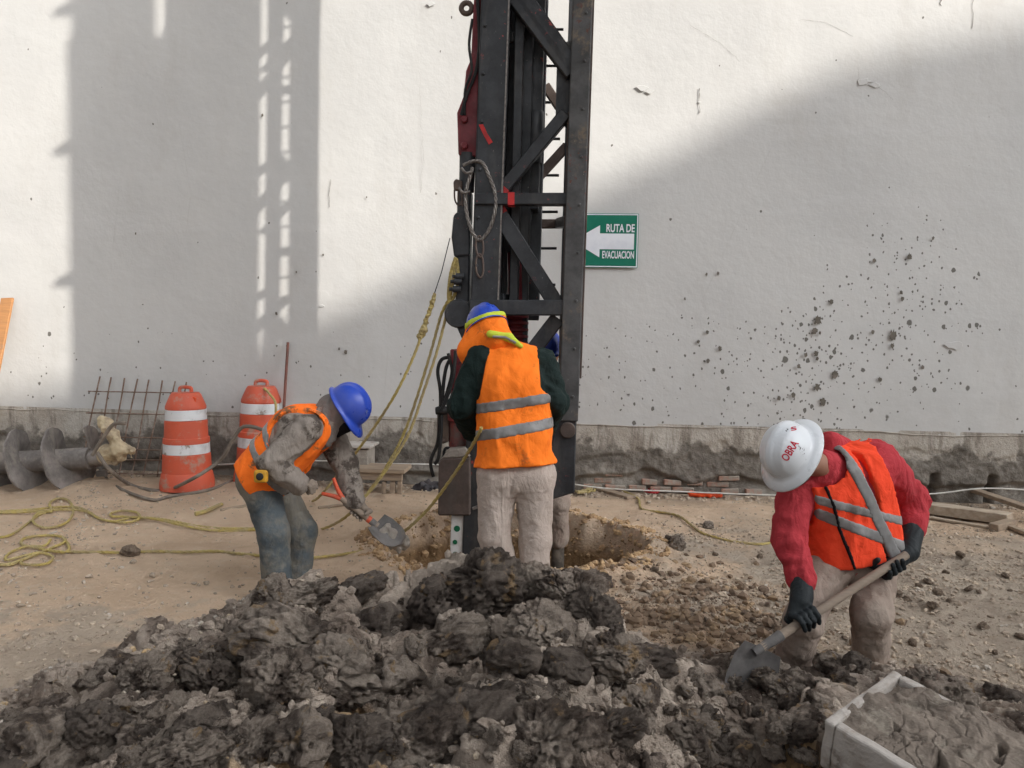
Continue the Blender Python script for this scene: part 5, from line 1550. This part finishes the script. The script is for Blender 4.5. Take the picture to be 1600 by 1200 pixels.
fm = [cap(cr(520, 450, ya), cr(560, 500, ya - .03), .06, .05), cap(cr(560, 500, ya - .03), cr(580, 570, ya - .05), .05, .06), cap(cr(580, 570, ya - .05), cr(655, 575, ya - .03), .07, .05), cap(cr(530, 600, ya), cr(590, 610, ya), .09, .06)]
lo, hi = bounds(fm, .06)
v, q = snet(lambda p: sd_union(p, fm, .02) - .03 * fbm(p, 14, 3, 2), lo, hi, .011)
tag(np_obj('plastic_sheet', v, q, M['foam'], smooth=False), 'crumpled cream plastic sheet caught on the tip of the auger', 'plastic sheet')
hose1 = [(620, 447), (560, 452), (505, 525), (455, 605)]
hose2 = [(480, 590), (540, 675), (640, 748), (740, 775), (830, 775), (960, 715), (1060, 650), (1110, 600), (1145, 535), (1190, 470), (1240, 463), (1300, 480)]
mb = MB().tube(spline([cr(x, y, ya - .25) for x, y in hose1], 6), .017, 8)
tag(mb.build('hose', M['mudhose'], smooth=True), 'short bent muddy hose end hooked over the auger tip', 'hose')
pts = []
for x, y in hose2:
    yy = ya - .22 if x < 600 else (ya - .30 if x < 1000 else ya - .1)
    p = cr(x, y, yy)
    if x in (640, 740, 830):
        p = G(x / 3.1575, 520 + y / 3.1575, .018)
    pts.append(p)
mb = MB().tube(spline(pts, 7), .017, 8)
tag(mb.build('hose', M['mudhose'], smooth=True), 'long muddy grey hose looping from the auger past the traffic barrel', 'hose')
def on_ground(pl, dz=0.012, div=None):
    return [G(x, y, dz) for x, y in pl]
def cg(x, y): return (x / 3.1575, 520 + y / 3.1575)
mb = MB().tube(spline(on_ground([cg(490, 665), cg(560, 750), cg(740, 822), cg(840, 806), cg(1040, 772), cg(1180, 712)], .016), 7), .015, 8)
tag(mb.build('hose', M['mudhose'], smooth=True), 'muddy hose lying flat on the soil in front of the barrels', 'hose')

# ------------------------------------------------------------------ ropes
def rope(pts, label, r=.010, m='rope', n=8, cat='rope', name='yellow_rope'):
    s = spline(pts, n)
    mb = MB()
    for st in range(3):                                        # three twisted strands
        tt = []
        for i, p in enumerate(s):
            a = i * 1.15 + st * 2.094
            nx = (s[min(i + 1, len(s) - 1)] - s[max(i - 1, 0)]).normalized()
            uu = nx.orthogonal().normalized(); ww = nx.cross(uu)
            tt.append(p + (uu * math.cos(a) + ww * math.sin(a)) * r * .48)
        mb.tube(tt, r * .62, 5)
    return tag(mb.build(name, M[m], smooth=True, fix=False), label, cat)
gl = lambda L, dz=.012: [G(*cg(x, y), dz) for x, y in L]
rope(gl([(-60, 880), (60, 878), (180, 870), (260, 862), (340, 858), (400, 866), (450, 890), (490, 915), (560, 930), (640, 915), (720, 912), (800, 920), (880, 935), (980, 955), (1100, 965), (1270, 965)]), 'yellow rope trailing across the soil from the auger towards the bending worker', .010)
rope(gl([(-60, 890), (100, 885), (220, 878), (255, 880), (245, 840), (285, 818), (335, 825), (362, 870), (345, 920), (300, 950), (230, 962), (175, 945), (165, 915), (200, 885), (300, 872), (420, 880), (500, 920), (620, 935), (690, 915), (670, 885), (600, 878), (550, 890), (555, 905), (620, 908), (760, 918), (900, 950), (1060, 975), (1270, 972)], .020), 'yellow rope with a large open coil lying on the soil', .010)
rope(gl([(-60, 1010), (30, 1005), (90, 975), (150, 930), (200, 895), (260, 880)], .012), 'short yellow rope tail running out from under the large coil', .010)
rope(gl([(-60, 1130), (40, 1145), (110, 1120), (200, 1085), (260, 1060), (320, 1030), (300, 1005), (210, 1000), (120, 1015), (110, 1045), (180, 1060), (250, 1075), (330, 1080), (340, 1050), (310, 1010)], .016), 'dull yellow rope coil tangled on the soil away from the barrels', .010)
rope(gl([(-40, 1150), (40, 1140), (100, 1125), (110, 1140), (180, 1145), (240, 1135), (260, 1105), (200, 1085), (120, 1100), (30, 1120), (50, 1085), (130, 1055), (220, 1050), (250, 1020)], .020), 'second tangled loop of dull yellow rope on the soil', .009)
rope(gl([(330, 1080), (500, 1082), (620, 1085), (760, 1078), (900, 1082), (1060, 1078), (1180, 1090), (1300, 1100)]) + on_ground([(470, 872), (520, 868), (570, 860), (605, 850)]) +
     [P(630, 832, 4.6), P(665, 800, 4.5), P(695, 762, 4.4), P(725, 718, 4.28), P(748, 678, 4.08), P(752, 668, 4.05)], 'yellow rope rising from the soil to the hip of the worker in khaki trousers', .010)
yl = YF + 0.02
rope([W(705, 462, yl), W(690, 490, yl), W(676, 540, yl), W(655, 610, yl - .02), W(630, 680, yl - .04), W(600, 735, yl - .06), W(568, 778, yl - .1), W(540, 808, yl - .2)] + on_ground([(505, 826), (470, 830), (410, 826)]), 'slack yellow rope hanging from the mast to the soil by the shovel', .010)
rope([W(712, 405, yl), W(708, 440, yl), W(700, 480, yl - .02), W(684, 545, yl - .03), W(662, 612, yl - .05), W(640, 675, yl - .08), W(612, 722, yl - .12), W(580, 765, yl - .18), W(552, 795, yl - .25)], 'taut yellow rope tied to the hook block of the mast', .010)
MBk = MB().tube(spline([W(712, 402, yl), W(704, 430, yl), W(701, 465, yl), W(708, 466, yl), W(716, 435, yl), W(713, 404, yl)], 6), .012, 8)
tag(MBk.build('rope_loop', M['rope'], smooth=True), 'knotted loop of dirty rope hanging below the hook block', 'rope')
mb = MB().tube([W(703, 372, yl), W(690, 425, yl), W(679, 458, yl)], .0035, 6)
tag(mb.build('steel_wire', M['hose'], smooth=True), 'thin dark wire running down from the hook block', 'wire')
rope([W(679, 458, yl), W(671, 485, yl), W(660, 520, yl), W(645, 560, yl - .02), W(620, 612, yl - .02), W(590, 660, yl + .05), W(560, 702, yl + .1), W(530, 740, yl + .2), W(500, 775, yl + .3)] + on_ground([(488, 783)]), 'yellow rope tied to a thin dark wire below the mast', .010)
kn = [cap(W(679, 462, yl), W(660, 518, yl), .014, .016), cap(W(663, 516, yl), W(655, 526, yl), .026, .02)]
lo, hi = bounds(kn, .02)
v, q = snet(lambda p: sd_union(p, kn, .01) - .008 * fbm(p, 60, 2, 3), lo, hi, .006)
tag(np_obj('rope_knot', v, q, M['rope']), 'frayed yellow knot joining the rope to the thin dark wire', 'knot')
# coil by the right foot of the mast and the rope that leads away from it
rp = []
for i in range(34):
    a = i * .62
    cxp, cyp = 912 + 16 * math.cos(a) * (1 + .3 * math.sin(i * 1.7)) - i * .2, 761 + 8 * math.sin(a) + 2 * math.sin(i * 2.3)
    rp.append(G(cxp, cyp, .015 + .003 * (i % 9)))
rope(rp + on_ground([(940, 757), (960, 762), (985, 772), (998, 780), (1003, 795), (1030, 800), (1060, 806), (1082, 822), (1100, 834), (1140, 845), (1185, 850), (1212, 847), (1235, 842)]), 'yellow rope coiled by the foot of the mast and trailing towards the white-helmeted worker', .010, n=6)
rope(on_ground([(955, 754), (975, 757), (988, 754), (1000, 760), (1015, 765), (1030, 768)], .03), 'thick red rope lying at the foot of the wall', .014, 'redrope', name='red_rope')
rope(on_ground([(958, 758), (980, 752), (995, 758), (1010, 768), (1028, 770)], .03), 'tangled second red rope at the foot of the wall', .012, 'redrope', name='red_rope')
mb = MB().tube(spline([W(300, 728, YW - .15), W(480, 720, YW - .14), W(575, 724, YW - .14), W(640, 725, YW - .14), W(700, 727, YW - .14), W(800, 738, YW - .14), W(900, 757, YW - .14), W(960, 764, YW - .14), W(1060, 768, YW - .16), W(1190, 773, YW - .16), W(1310, 775, YW - .15), W(1450, 772, YW - .12), W(1540, 763, YW - .12), W(1640, 768, YW - .12)], 8), .007, 6)
tag(mb.build('cable', M['cable'], smooth=True), 'thin white cable strung along the foot of the wall', 'cable')

# ------------------------------------------------------------------ timber and odds and ends
def plank(p0, p1, w, h, m, label, name='plank', cat='plank', tw=0.0):
    p0, p1 = Vector(p0), Vector(p1)
    a = (p1 - p0).normalized(); s = a.cross(Vector((0, 0, 1))).normalized(); up = s.cross(a)
    s, up = s * math.cos(tw) + up * math.sin(tw), up * math.cos(tw) - s * math.sin(tw)
    n = 10
    vs, fs = [], []
    r = random.Random(name + label)
    for i in range(n + 1):
        p = lerp(p0, p1, i / n)
        for (x, y) in ((-1, -1), (1, -1), (1, 1), (-1, 1)):
            vs.append(p + s * x * w / 2 * (1 + r.uniform(-.04, .04)) + up * (y * h / 2 * (1 + r.uniform(-.06, .06)) + h / 2))
    for i in range(n):
        for k in range(4):
            b = i * 4
            fs.append((b + k, b + (k + 1) % 4, b + 4 + (k + 1) % 4, b + 4 + k))
    fs += [(3, 2, 1, 0), (n * 4, n * 4 + 1, n * 4 + 2, n * 4 + 3)]
    mb = MB(); mb.v = vs; mb.f = fs
    return tag(mb.build(name, M[m], bevel=.004), label, cat)
plank(G(1425, 797), G(1578, 818), .17, .085, 'woodpale', 'thick pale timber beam lying on the soil beside the wall')
plank(G(1520, 786) + Vector((0, 0, .11)), G(1640, 822) + Vector((0, 0, .07)), .10, .035, 'wood', 'thin weathered board lying across the end of the pale timber beam')
plank(G(1440, 808), G(1546, 826), .05, .02, 'woodpale', 'narrow pale batten on the soil in front of the timber beam')
plank(G(1552, 830), G(1582, 822), .08, .06, 'wood', 'short sawn timber offcut at the end of the batten')
plank(G(1578, 826), G(1640, 850), .06, .03, 'wood', 'grey board end half buried beyond the short offcut')
plank(G(928, 764), G(986, 780), .10, .03, 'wood', 'short grey board lying beside the coiled yellow rope')
a, b = W(12, 466, YW - .05), W(-22, 640, YW - .45)
MB1 = MB().beam(a, b, .13, .03, Vector((0, 1, .2)))
tag(MB1.build('plank', M['woodorange'], bevel=.004), 'orange-stained board leaning upright against the sunlit wall', 'plank')
plank(G(1097, 655 + 200), G(1100, 655 + 201), .02, .01, 'wood', 'tiny wood chip lying on the rubble', 'wood_chip', 'chip')
# low wooden bench behind the bending worker
bc = G(595, 775)
bench = thing('bench', 'low rough wooden bench standing by the wall behind the bending worker', 'bench', bc)
def wbx(x0, y0, x1, y1, Y, d, name, m='wood', par=None):
    p, q = W(x0, y0, Y), W(x1, y1, Y)
    return MB().box((min(p.x, q.x), Y, min(p.z, q.z)), (max(p.x, q.x), Y + d, max(p.z, q.z))).build(name, M[m], par, bevel=.005)
wbx(548, 737, 628, 752, bc.y, .04, 'apron', 'wood', bench)
MB().box(tuple(W(545, 738, bc.y - .03)), tuple(W(632, 734, bc.y - .03) + Vector((0, .32, 0)))).build('seat', M['wood'], bench, bevel=.005)
for (x0, x1) in ((597, 602), (609, 616), (621, 627)):
    wbx(x0, 752.5, x1, 775, bc.y + .012, .05, 'leg', 'wood', bench)
wbx(552, 753, 559, 775, bc.y + .012, .05, 'leg', 'wood', bench)
cc = G(555, 748)
crt = thing('crate', 'grey concrete block with a flat slab on top standing against the plinth', 'block', cc)
wbx(537, 702, 574, 750, YW - .42, .28, 'body', 'concrete', crt)
wbx(533, 696, 579, 701.5, YW - .45, .34, 'slab', 'palerim', crt)
# dark rag, orange roll, scraps
def blob(name, prims, m, label, cat, h=.009, amp=.015, fr=18, k=.03, kind=None):
    lo, hi = bounds(prims, .05)
    v, q = snet(lambda p: sd_union(p, prims, k) - amp * fbm(p, fr, 3, 3), lo, hi, h)
    return tag(np_obj(name, v, q, m), label, cat, kind=kind)
blob('cloth', [cap(G(652, 762, .02), G(668, 764, .02), .05, .04), cap(G(664, 757, .03), G(684, 761, .02), .045, .04)], M['rag'], 'dark crumpled cloth lying on the soil near the foot of the wall', 'cloth', .012, .028)
blob('plastic_roll', [cap(G(1079, 772, .035), G(1125, 774, .03), .026, .022)], M['orangeplastic'], 'bright orange plastic roll lying at the foot of the brickwork', 'roll', .008, .010, 30)
tape = MB().tube(spline(on_ground([(305, 803), (318, 800), (330, 795), (341, 790), (346, 788)], .02), 4), [.018] * 17, 6)
tag(tape.build('tape_scrap', M['rope'], smooth=True), 'scrap of yellow-green tape lying on the soil', 'tape')
plank(G(345, 799), G(395, 790), .03, .02, 'wood', 'dark stick lying beside the scrap of tape', 'stick', 'stick')
plank(G(497, 795), G(540, 790), .03, .02, 'wood', 'short stick lying behind the small shovel', 'stick', 'stick')

# ------------------------------------------------------------------ concrete tray full of mud
T1, T2, T3 = P(1396, 1046, 2.50), P(1288, 1124, 2.28), P(1600, 1232, 2.02)
ex = (T2 - T1); ey = (T3 - T1)
nz = ex.cross(ey).normalized()
if nz.z < 0: nz = -nz
ey = (ey - ex.normalized() * ey.dot(ex.normalized()))
tray = thing('mortar_tray', 'pale square mortar tray caked with cracked mud tilted against the soil heap', 'tray', T1 + (ex + ey) / 2 - nz * .2)
hgt, th = .17, .032
X_, Y_ = ex.normalized(), ey.normalized()
lx, ly = ex.length, ey.length
def tw_(u0, v0, u1, v1, z0, z1, name, m):
    return MB().frame(T1 + X_ * (u0 + u1) / 2 + Y_ * (v0 + v1) / 2 + nz * (z0 + z1) / 2, X_ * (u1 - u0) / 2, Y_ * (v1 - v0) / 2, nz * (z1 - z0) / 2).build(name, M[m], tray, bevel=.008, seg=2)
tw_(0, 0, lx, th, -hgt, 0, 'side', 'palerim'); tw_(0, ly - th, lx, ly, -hgt, 0, 'side', 'palerim')
tw_(0, th + .001, th, ly - th - .001, -hgt, .001, 'side', 'palerim'); tw_(lx - th, th + .001, lx, ly - th - .001, -hgt, .002, 'side', 'palerim')
tw_(.01, .01, lx - .01, ly - .01, -hgt - .02, -hgt - .001, 'floor', 'concrete')
u_ = np.linspace(th * .5, lx - th * .5, 110); v_ = np.linspace(th * .5, ly - th * .5, 150)
U, Vv = np.meshgrid(u_, v_, indexing='ij')
p3 = xyz(U, Vv)
wp = p3 + .06 * np.stack([fbm(p3, 7, 3, 3), fbm(p3, 7, 3, 4), np.zeros_like(U)], -1)
f1, f2, cvv = voro(wp, 8.0, 33); g1, g2, cg_ = voro(wp, 19.0, 34)
hz_ = .002 + .020 * (cvv - .5) - .030 * sst(.05, .0, f2 - f1) * sst(-.1, .3, fbm(p3, 4, 2, 39)) - .010 * sst(.08, 0, g2 - g1) * sst(0, .3, fbm(p3, 5, 2, 38)) + .024 * fbm(p3, 6, 4, 35, .55) + .006 * fbm(p3, 34, 3, 36) - .05 * sst(.82, .95, cg_) * sst(.5, .2, g1)
base = np.array(T1); P3 = base + U[..., None] * np.array(X_) + Vv[..., None] * np.array(Y_) + hz_[..., None] * np.array(nz)
M['traymud'] = simple('drying_grey_mud', (0.25, 0.205, 0.165), (0.16, 0.13, 0.105), .9, 6, .35, .65, dirt=(.30, .26, .21), dscale=10, dlo=.52, dhi=.68, bs=45, bstr=.8, bd=.012)
tmo = grid_obj('mud_fill', P3[..., 0], P3[..., 1], P3[..., 2], M['traymud'], tray)
bm = bmesh.new(); bm.from_mesh(tmo.data); bmesh.ops.recalc_face_normals(bm, faces=bm.faces)
bm.faces.ensure_lookup_table()
if bm.faces[0].normal.dot(nz) < 0: bmesh.ops.reverse_faces(bm, faces=bm.faces)
bm.to_mesh(tmo.data); bm.free()

def roughen(o, cuts, amp, fr, seed):
    bm = bmesh.new(); bm.from_mesh(o.data)
    bmesh.ops.subdivide_edges(bm, edges=[e for e in bm.edges if e.calc_length() > .06], cuts=cuts, use_grid_fill=True)
    v = np.array([x.co for x in bm.verts])
    d = np.stack([fbm(v, fr, 3, seed + k) for k in range(3)], -1) * amp
    for x, q in zip(bm.verts, d): x.co += Vector(q)
    bm.to_mesh(o.data); bm.free()
for k_, o_ in enumerate([c for c in tray.children if c.name.startswith('side')]):
    roughen(o_, 14, .0028, 26, 3)
# ------------------------------------------------------------------ clods and rubble
def clod_mesh(seed, sub=4, angular=.5):
    bm = bmesh.new()
    bmesh.ops.create_icosphere(bm, subdivisions=sub, radius=1.0)
    v = np.array([x.co for x in bm.verts], np.float32)
    n = v / np.linalg.norm(v, axis=1, keepdims=True)
    st = np.random.RandomState(seed)
    d = np.ones(len(v))
    for k in range(9):                                          # broken flat faces
        a = st.normal(size=3); a /= np.linalg.norm(a)
        h = st.uniform(.52, .88)
        dt = n @ a
        lim = np.where(dt > .05, h / np.maximum(dt, .05), 9)
        d = np.minimum(d, lim * angular + (1 - angular) * d) if angular < 1 else np.minimum(d, lim)
    wp = n + .15 * np.stack([vnoise(n, 3, seed), vnoise(n, 3, seed + 1), vnoise(n, 3, seed + 2)], -1)
    f1, f2, cv_ = voro(wp, 2.3, seed)
    g1, g2, cg2 = voro(wp, 5.2, seed + 5)
    d = d + .13 * fbm(n, 1.4, 3, seed) + .10 * (cv_ - .5) - .20 * sst(.09, 0, f2 - f1) - .09 * sst(.10, 0, g2 - g1) + .07 * (cg2 - .5) + .05 * fbm(n, 6, 4, seed + 7, .6)
    sc = np.array([st.uniform(.85, 1.3), st.uniform(.85, 1.2), st.uniform(.6, .9)])
    v2 = n * d[:, None] * sc
    for x, c in zip(bm.verts, v2): x.co = c
    me = bpy.data.meshes.new('clod'); bm.to_mesh(me); bm.free()
    me.materials.append(M['clod'])
    me.polygons.foreach_set('use_smooth', [True] * len(me.polygons))
    return me
CM = [clod_mesh(i * 17 + 3, 5 if i < 5 else 4, 1.0) for i in range(12)]
cr_ = random.Random(11)
M['browncl'] = simple('brown_clod_soil', (.25, .185, .135), (.16, .12, .09), .95, 2, dirt=(.36, .28, .20), dscale=3, dlo=.5, dhi=.65, bs=14, bstr=.7, bd=.05)
CB, CPL = [], []
for m_ in CM[5:]:
    a_m = m_.copy(); a_m.materials.clear(); a_m.materials.append(M['pebble']); CPL.append(a_m)
    b_m = m_.copy(); b_m.materials.clear(); b_m.materials.append(M['browncl']); CB.append(b_m)
def clod(px, py, rpx, mi=None, sink=.3, lab='lump of broken clay lying on the soil heap', grp='clay lumps on the heap', asp=1.0, pool=None):
    p = hit(px, py)
    dist = (p - CAM).length
    r = rpx / F * dist
    o = bpy.data.objects.new('clay_clod', pool[cr_.randrange(len(pool))] if pool else CM[cr_.randrange(12) if mi is None else mi])
    col.objects.link(o)
    o.location = p + Vector((0, 0, r * (.5 - sink)))
    o.rotation_euler = (cr_.uniform(-.5, .5), cr_.uniform(-.5, .5), cr_.uniform(0, 6.28))
    o.scale = (r * asp, r, r * cr_.uniform(.8, 1.05))
    return tag(o, lab, 'clay lump', grp)
BIG = [(740, 1120, 105), (640, 1155, 80), (860, 1150, 85), (470, 1010, 85), (540, 1050, 80), (440, 1080, 60), (760, 925, 75), (690, 940, 55), (840, 920, 55), (905, 920, 50), (430, 935, 40), (490, 930, 45), (560, 925, 40),
       (850, 985, 60), (930, 960, 50), (960, 1020, 55), (1020, 1040, 45), (600, 985, 50), (700, 1010, 55), (330, 1050, 45), (230, 1060, 40), (190, 1045, 35), (560, 1150, 55), (470, 1160, 50), (330, 1140, 45), (950, 1150, 50),
       (620, 1060, 40), (800, 1040, 50), (880, 1060, 45), (1000, 1110, 45), (1080, 1150, 50), (1150, 1180, 45), (1260, 1130, 30), (1275, 1105, 26), (1255, 1160, 28), (1250, 1190, 26),
       (1160, 1060, 32), (1220, 1050, 30), (1300, 1045, 28), (1340, 1040, 24), (1480, 1110, 40), (1540, 1150, 40), (1450, 1070, 28), (1250, 1075, 28), (1310, 1065, 26), (1560, 1090, 30), (1110, 1080, 28), (1165, 1046, 26), (1200, 1062, 26), (1148, 1068, 24), (1228, 1066, 22), (1185, 1050, 24), (1210, 1040, 20), (832, 908, 40), (800, 905, 30), (870, 912, 34),
       (60, 1165, 48), (150, 1150, 42), (230, 1180, 52), (20, 1190, 40), (110, 1195, 40), (300, 1175, 46), (90, 1125, 30), (180, 1105, 30), (270, 1110, 34), (390, 1165, 48), (160, 1185, 30)]
def crest_y(px):
    return float(np.interp(px, [c[0] for c in CREST], [c[1] for c in CREST]))
def where(x, y):
    if y < crest_y(x) + 45 and x < 1000: return 'along the crest of the heap'
    if x > 1220: return 'around the mud-filled tray'
    if x > 980: return 'between the heap and the long shovel'
    if x < 380: return 'on the low tail of the heap away from the tray'
    return 'on the open face of the heap'
def clod_label(x, y, r):
    sz = 'large cracked block of clay' if r > 50 else ('broken lump of clay' if r > 25 else ('small lump of clay' if r > 12 else 'little crumb of clay'))
    return sz + ' ' + where(x, y)
for (x, y, r) in BIG:
    clod(x, y, r, cr_.randrange(5) if r > 50 else None, sink=.6 if r > 50 else .45, lab=clod_label(x, y, r))
for i in range(210):
    x = cr_.uniform(0, 1600)
    y0 = crest_y(x) + 12
    y = y0 + (1200 - y0) * cr_.random() ** 1.1
    if 1260 < x < 1600 and y > 1060: continue
    r = cr_.uniform(7, 24) * (.6 + .5 * (y - 880) / 320)
    clod(x, y, r, None, .3, lab=clod_label(x, y, r))
for (x, y, r) in ((1058, 856, 17), (1045, 846, 11), (1105, 825, 9)):
    clod(x, y, r, None, .1, 'dark round clod lying alone on the rubble near the pit', 'loose clods near the pit')
clod(205, 868, 12, None, .1, 'brown clod lying on the thin yellow rope', 'loose clods by the rope', pool=CB)
for i in range(46):
    x = cr_.uniform(980, 1600); y = cr_.uniform(850, 1030)
    clod(x, y, cr_.uniform(4, 8), None, .2, 'fist-sized soil clod scattered around the white-helmeted worker', 'clods scattered on the rubble', pool=CB)
for i in range(26):
    x = cr_.uniform(20, 640); y = cr_.uniform(880, 1020)
    if y > crest_y(x) - 8: continue
    clod(x, y, cr_.uniform(3, 6), None, .2, 'small pale clod scattered on the tan soil', 'clods scattered on the tan soil', pool=CPL)
# grit and crumbs: far too many to count
def scatter(name, n, sampler, size, m, label, seed, flat=.7):
    st = np.random.RandomState(seed)
    bm = bmesh.new(); bmesh.ops.create_icosphere(bm, subdivisions=1, radius=1.0)
    bv = np.array([x.co for x in bm.verts], np.float32); bf = np.array([[y.index for y in f.verts] for f in bm.faces]); bm.free()
    P_, S_ = sampler(st, n)
    n = len(P_)
    sc = S_[:, None] * st.uniform(.6, 1.3, (n, 3)); sc[:, 2] *= flat
    ang = st.uniform(0, 6.28, n)
    jit = st.uniform(.65, 1.25, (n, len(bv), 1))
    v = bv[None] * jit * sc[:, None, :]
    c_, s_ = np.cos(ang)[:, None], np.sin(ang)[:, None]
    v = np.stack([v[..., 0] * c_ - v[..., 1] * s_, v[..., 0] * s_ + v[..., 1] * c_, v[..., 2]], -1) + P_[:, None, :]
    f = bf[None] + (np.arange(n) * len(bv))[:, None, None]
    return tag(np_obj(name, v.reshape(-1, 3), f.reshape(-1, 3), m, smooth=False), label, 'rubble', kind='stuff')
def samp_ground(st, n):
    x = st.uniform(-4.6, 4.2, n * 3); y = st.uniform(2.9, 7.3, n * 3)
    p = xyz(x, y)
    dens = .05 + .9 * sst(.2, 1.2, x + .5 * vnoise(p, 1.3, 9)) * sst(6.8, 5.0, y) + .55 * sst(4.3, 3.3, y + .5 * vnoise(p, 1.5, 3)) + .25 * sst(.25, .6, vnoise(p, 1.1, 14))
    dens += .5 * np.exp(-(((x + .6) / .5) ** 2 + ((y - 4.5) / .35) ** 2))
    k = st.rand(n * 3) < dens * (.4 + .6 * sst(-.1, .4, vnoise(p, 3.0, 20)))
    x, y = x[k][:n], y[k][:n]
    s = .0035 + .013 * st.rand(len(x)) ** 4 + .004 * st.rand(len(x))
    return np.stack([x, y, ground_h(x, y) + s * .3], -1), s
scatter('gravel', 16000, samp_ground, None, M['pebble'], 'loose grit and small stones strewn over the soil', 5)
def samp_heap(st, n):
    x = st.uniform(-2.5, 2.3, n * 3); y = st.uniform(1.5, 3.7, n * 3)
    z = heap_h(x, y); p = xyz(x, y)
    k = (z > ground_h(x, y)) & (st.rand(n * 3) < .15 + .85 * sst(-.05, .45, fbm(p, 1.9, 2, 77)))
    x, y, z = x[k][:n], y[k][:n], z[k][:n]
    s = .004 + .020 * st.rand(len(x)) ** 3.5
    return np.stack([x, y, z + s * .25], -1), s
scatter('clay_crumbs', 15000, samp_heap, None, M['clay'], 'crumbs of broken clay covering the spoil heap', 6, .8)
def samp_pit(st, n):
    a = st.uniform(0, 6.283, n * 2); r = st.uniform(.55, 1.12, n * 2)
    x = HC.x + np.cos(a) * r * 1.0; y = HC.y + np.sin(a) * r * .86
    s = .006 + .030 * st.rand(n * 2) ** 3
    return np.stack([x, y, ground_h(x, y) + s * .1], -1)[:n], s[:n]
M['pitcrumb'] = simple('ochre_pit_soil', (.46, .31, .17), (.33, .215, .12), .95, 5, dirt=(.22, .14, .08), dscale=4, dlo=.5, dhi=.62, bs=60, bstr=.6, bd=.01)
scatter('pit_crumbs', 4200, samp_pit, None, M['pitcrumb'], 'crumbly ochre soil clinging to the sides of the pit', 9, .8)
def samp_brown(st, n):
    c = G0(1085, 965)
    x = c.x + st.normal(size=n) * .36; y = c.y + st.normal(size=n) * .42
    s = .0035 + .034 * st.rand(n) ** 6
    z = np.maximum(ground_h(x, y), heap_h(x, y))
    return np.stack([x, y, z + s * .25], -1), s
M['brownsoil'] = simple('loose_brown_soil', (.22, .155, .105), (.14, .10, .072), .95, 4, dirt=(.34, .24, .145), dscale=3, dlo=.5, dhi=.64, bs=60, bstr=.6, bd=.01)
scatter('loose_soil', 2700, samp_brown, None, M['brownsoil'], 'loose brown soil spilled between the heap and the digging worker', 12, .75)
def samp_foot(st, n):
    x = st.uniform(-5, 4.2, n); y = YW - .02 - np.abs(st.normal(size=n)) * .16
    s = .005 + .022 * st.rand(n) ** 4
    return np.stack([x, y, ground_h(x, y) + s * .3], -1), s
scatter('wall_debris', 2600, samp_foot, None, M['pebble'], 'crumbled plaster and grit along the foot of the wall', 14, .75)
def samp_pale(st, n):
    P_, s = samp_heap(st, n * 4)
    p = xyz(P_[:, 0], P_[:, 1])
    k = vnoise(p, 2.7, 90) > .15
    return P_[k][:n], s[k][:n] * .55
M['palecrumb'] = simple('pale_marl_crumbs', (.38, .32, .25), (.46, .42, .37), .95, 3, dirt=(.40, .28, .15), dscale=2, dlo=.5, dhi=.6)
scatter('marl_crumbs', 1800, samp_pale, None, M['palecrumb'], 'pale marl crumbs scattered over the dark clay', 8, .8)
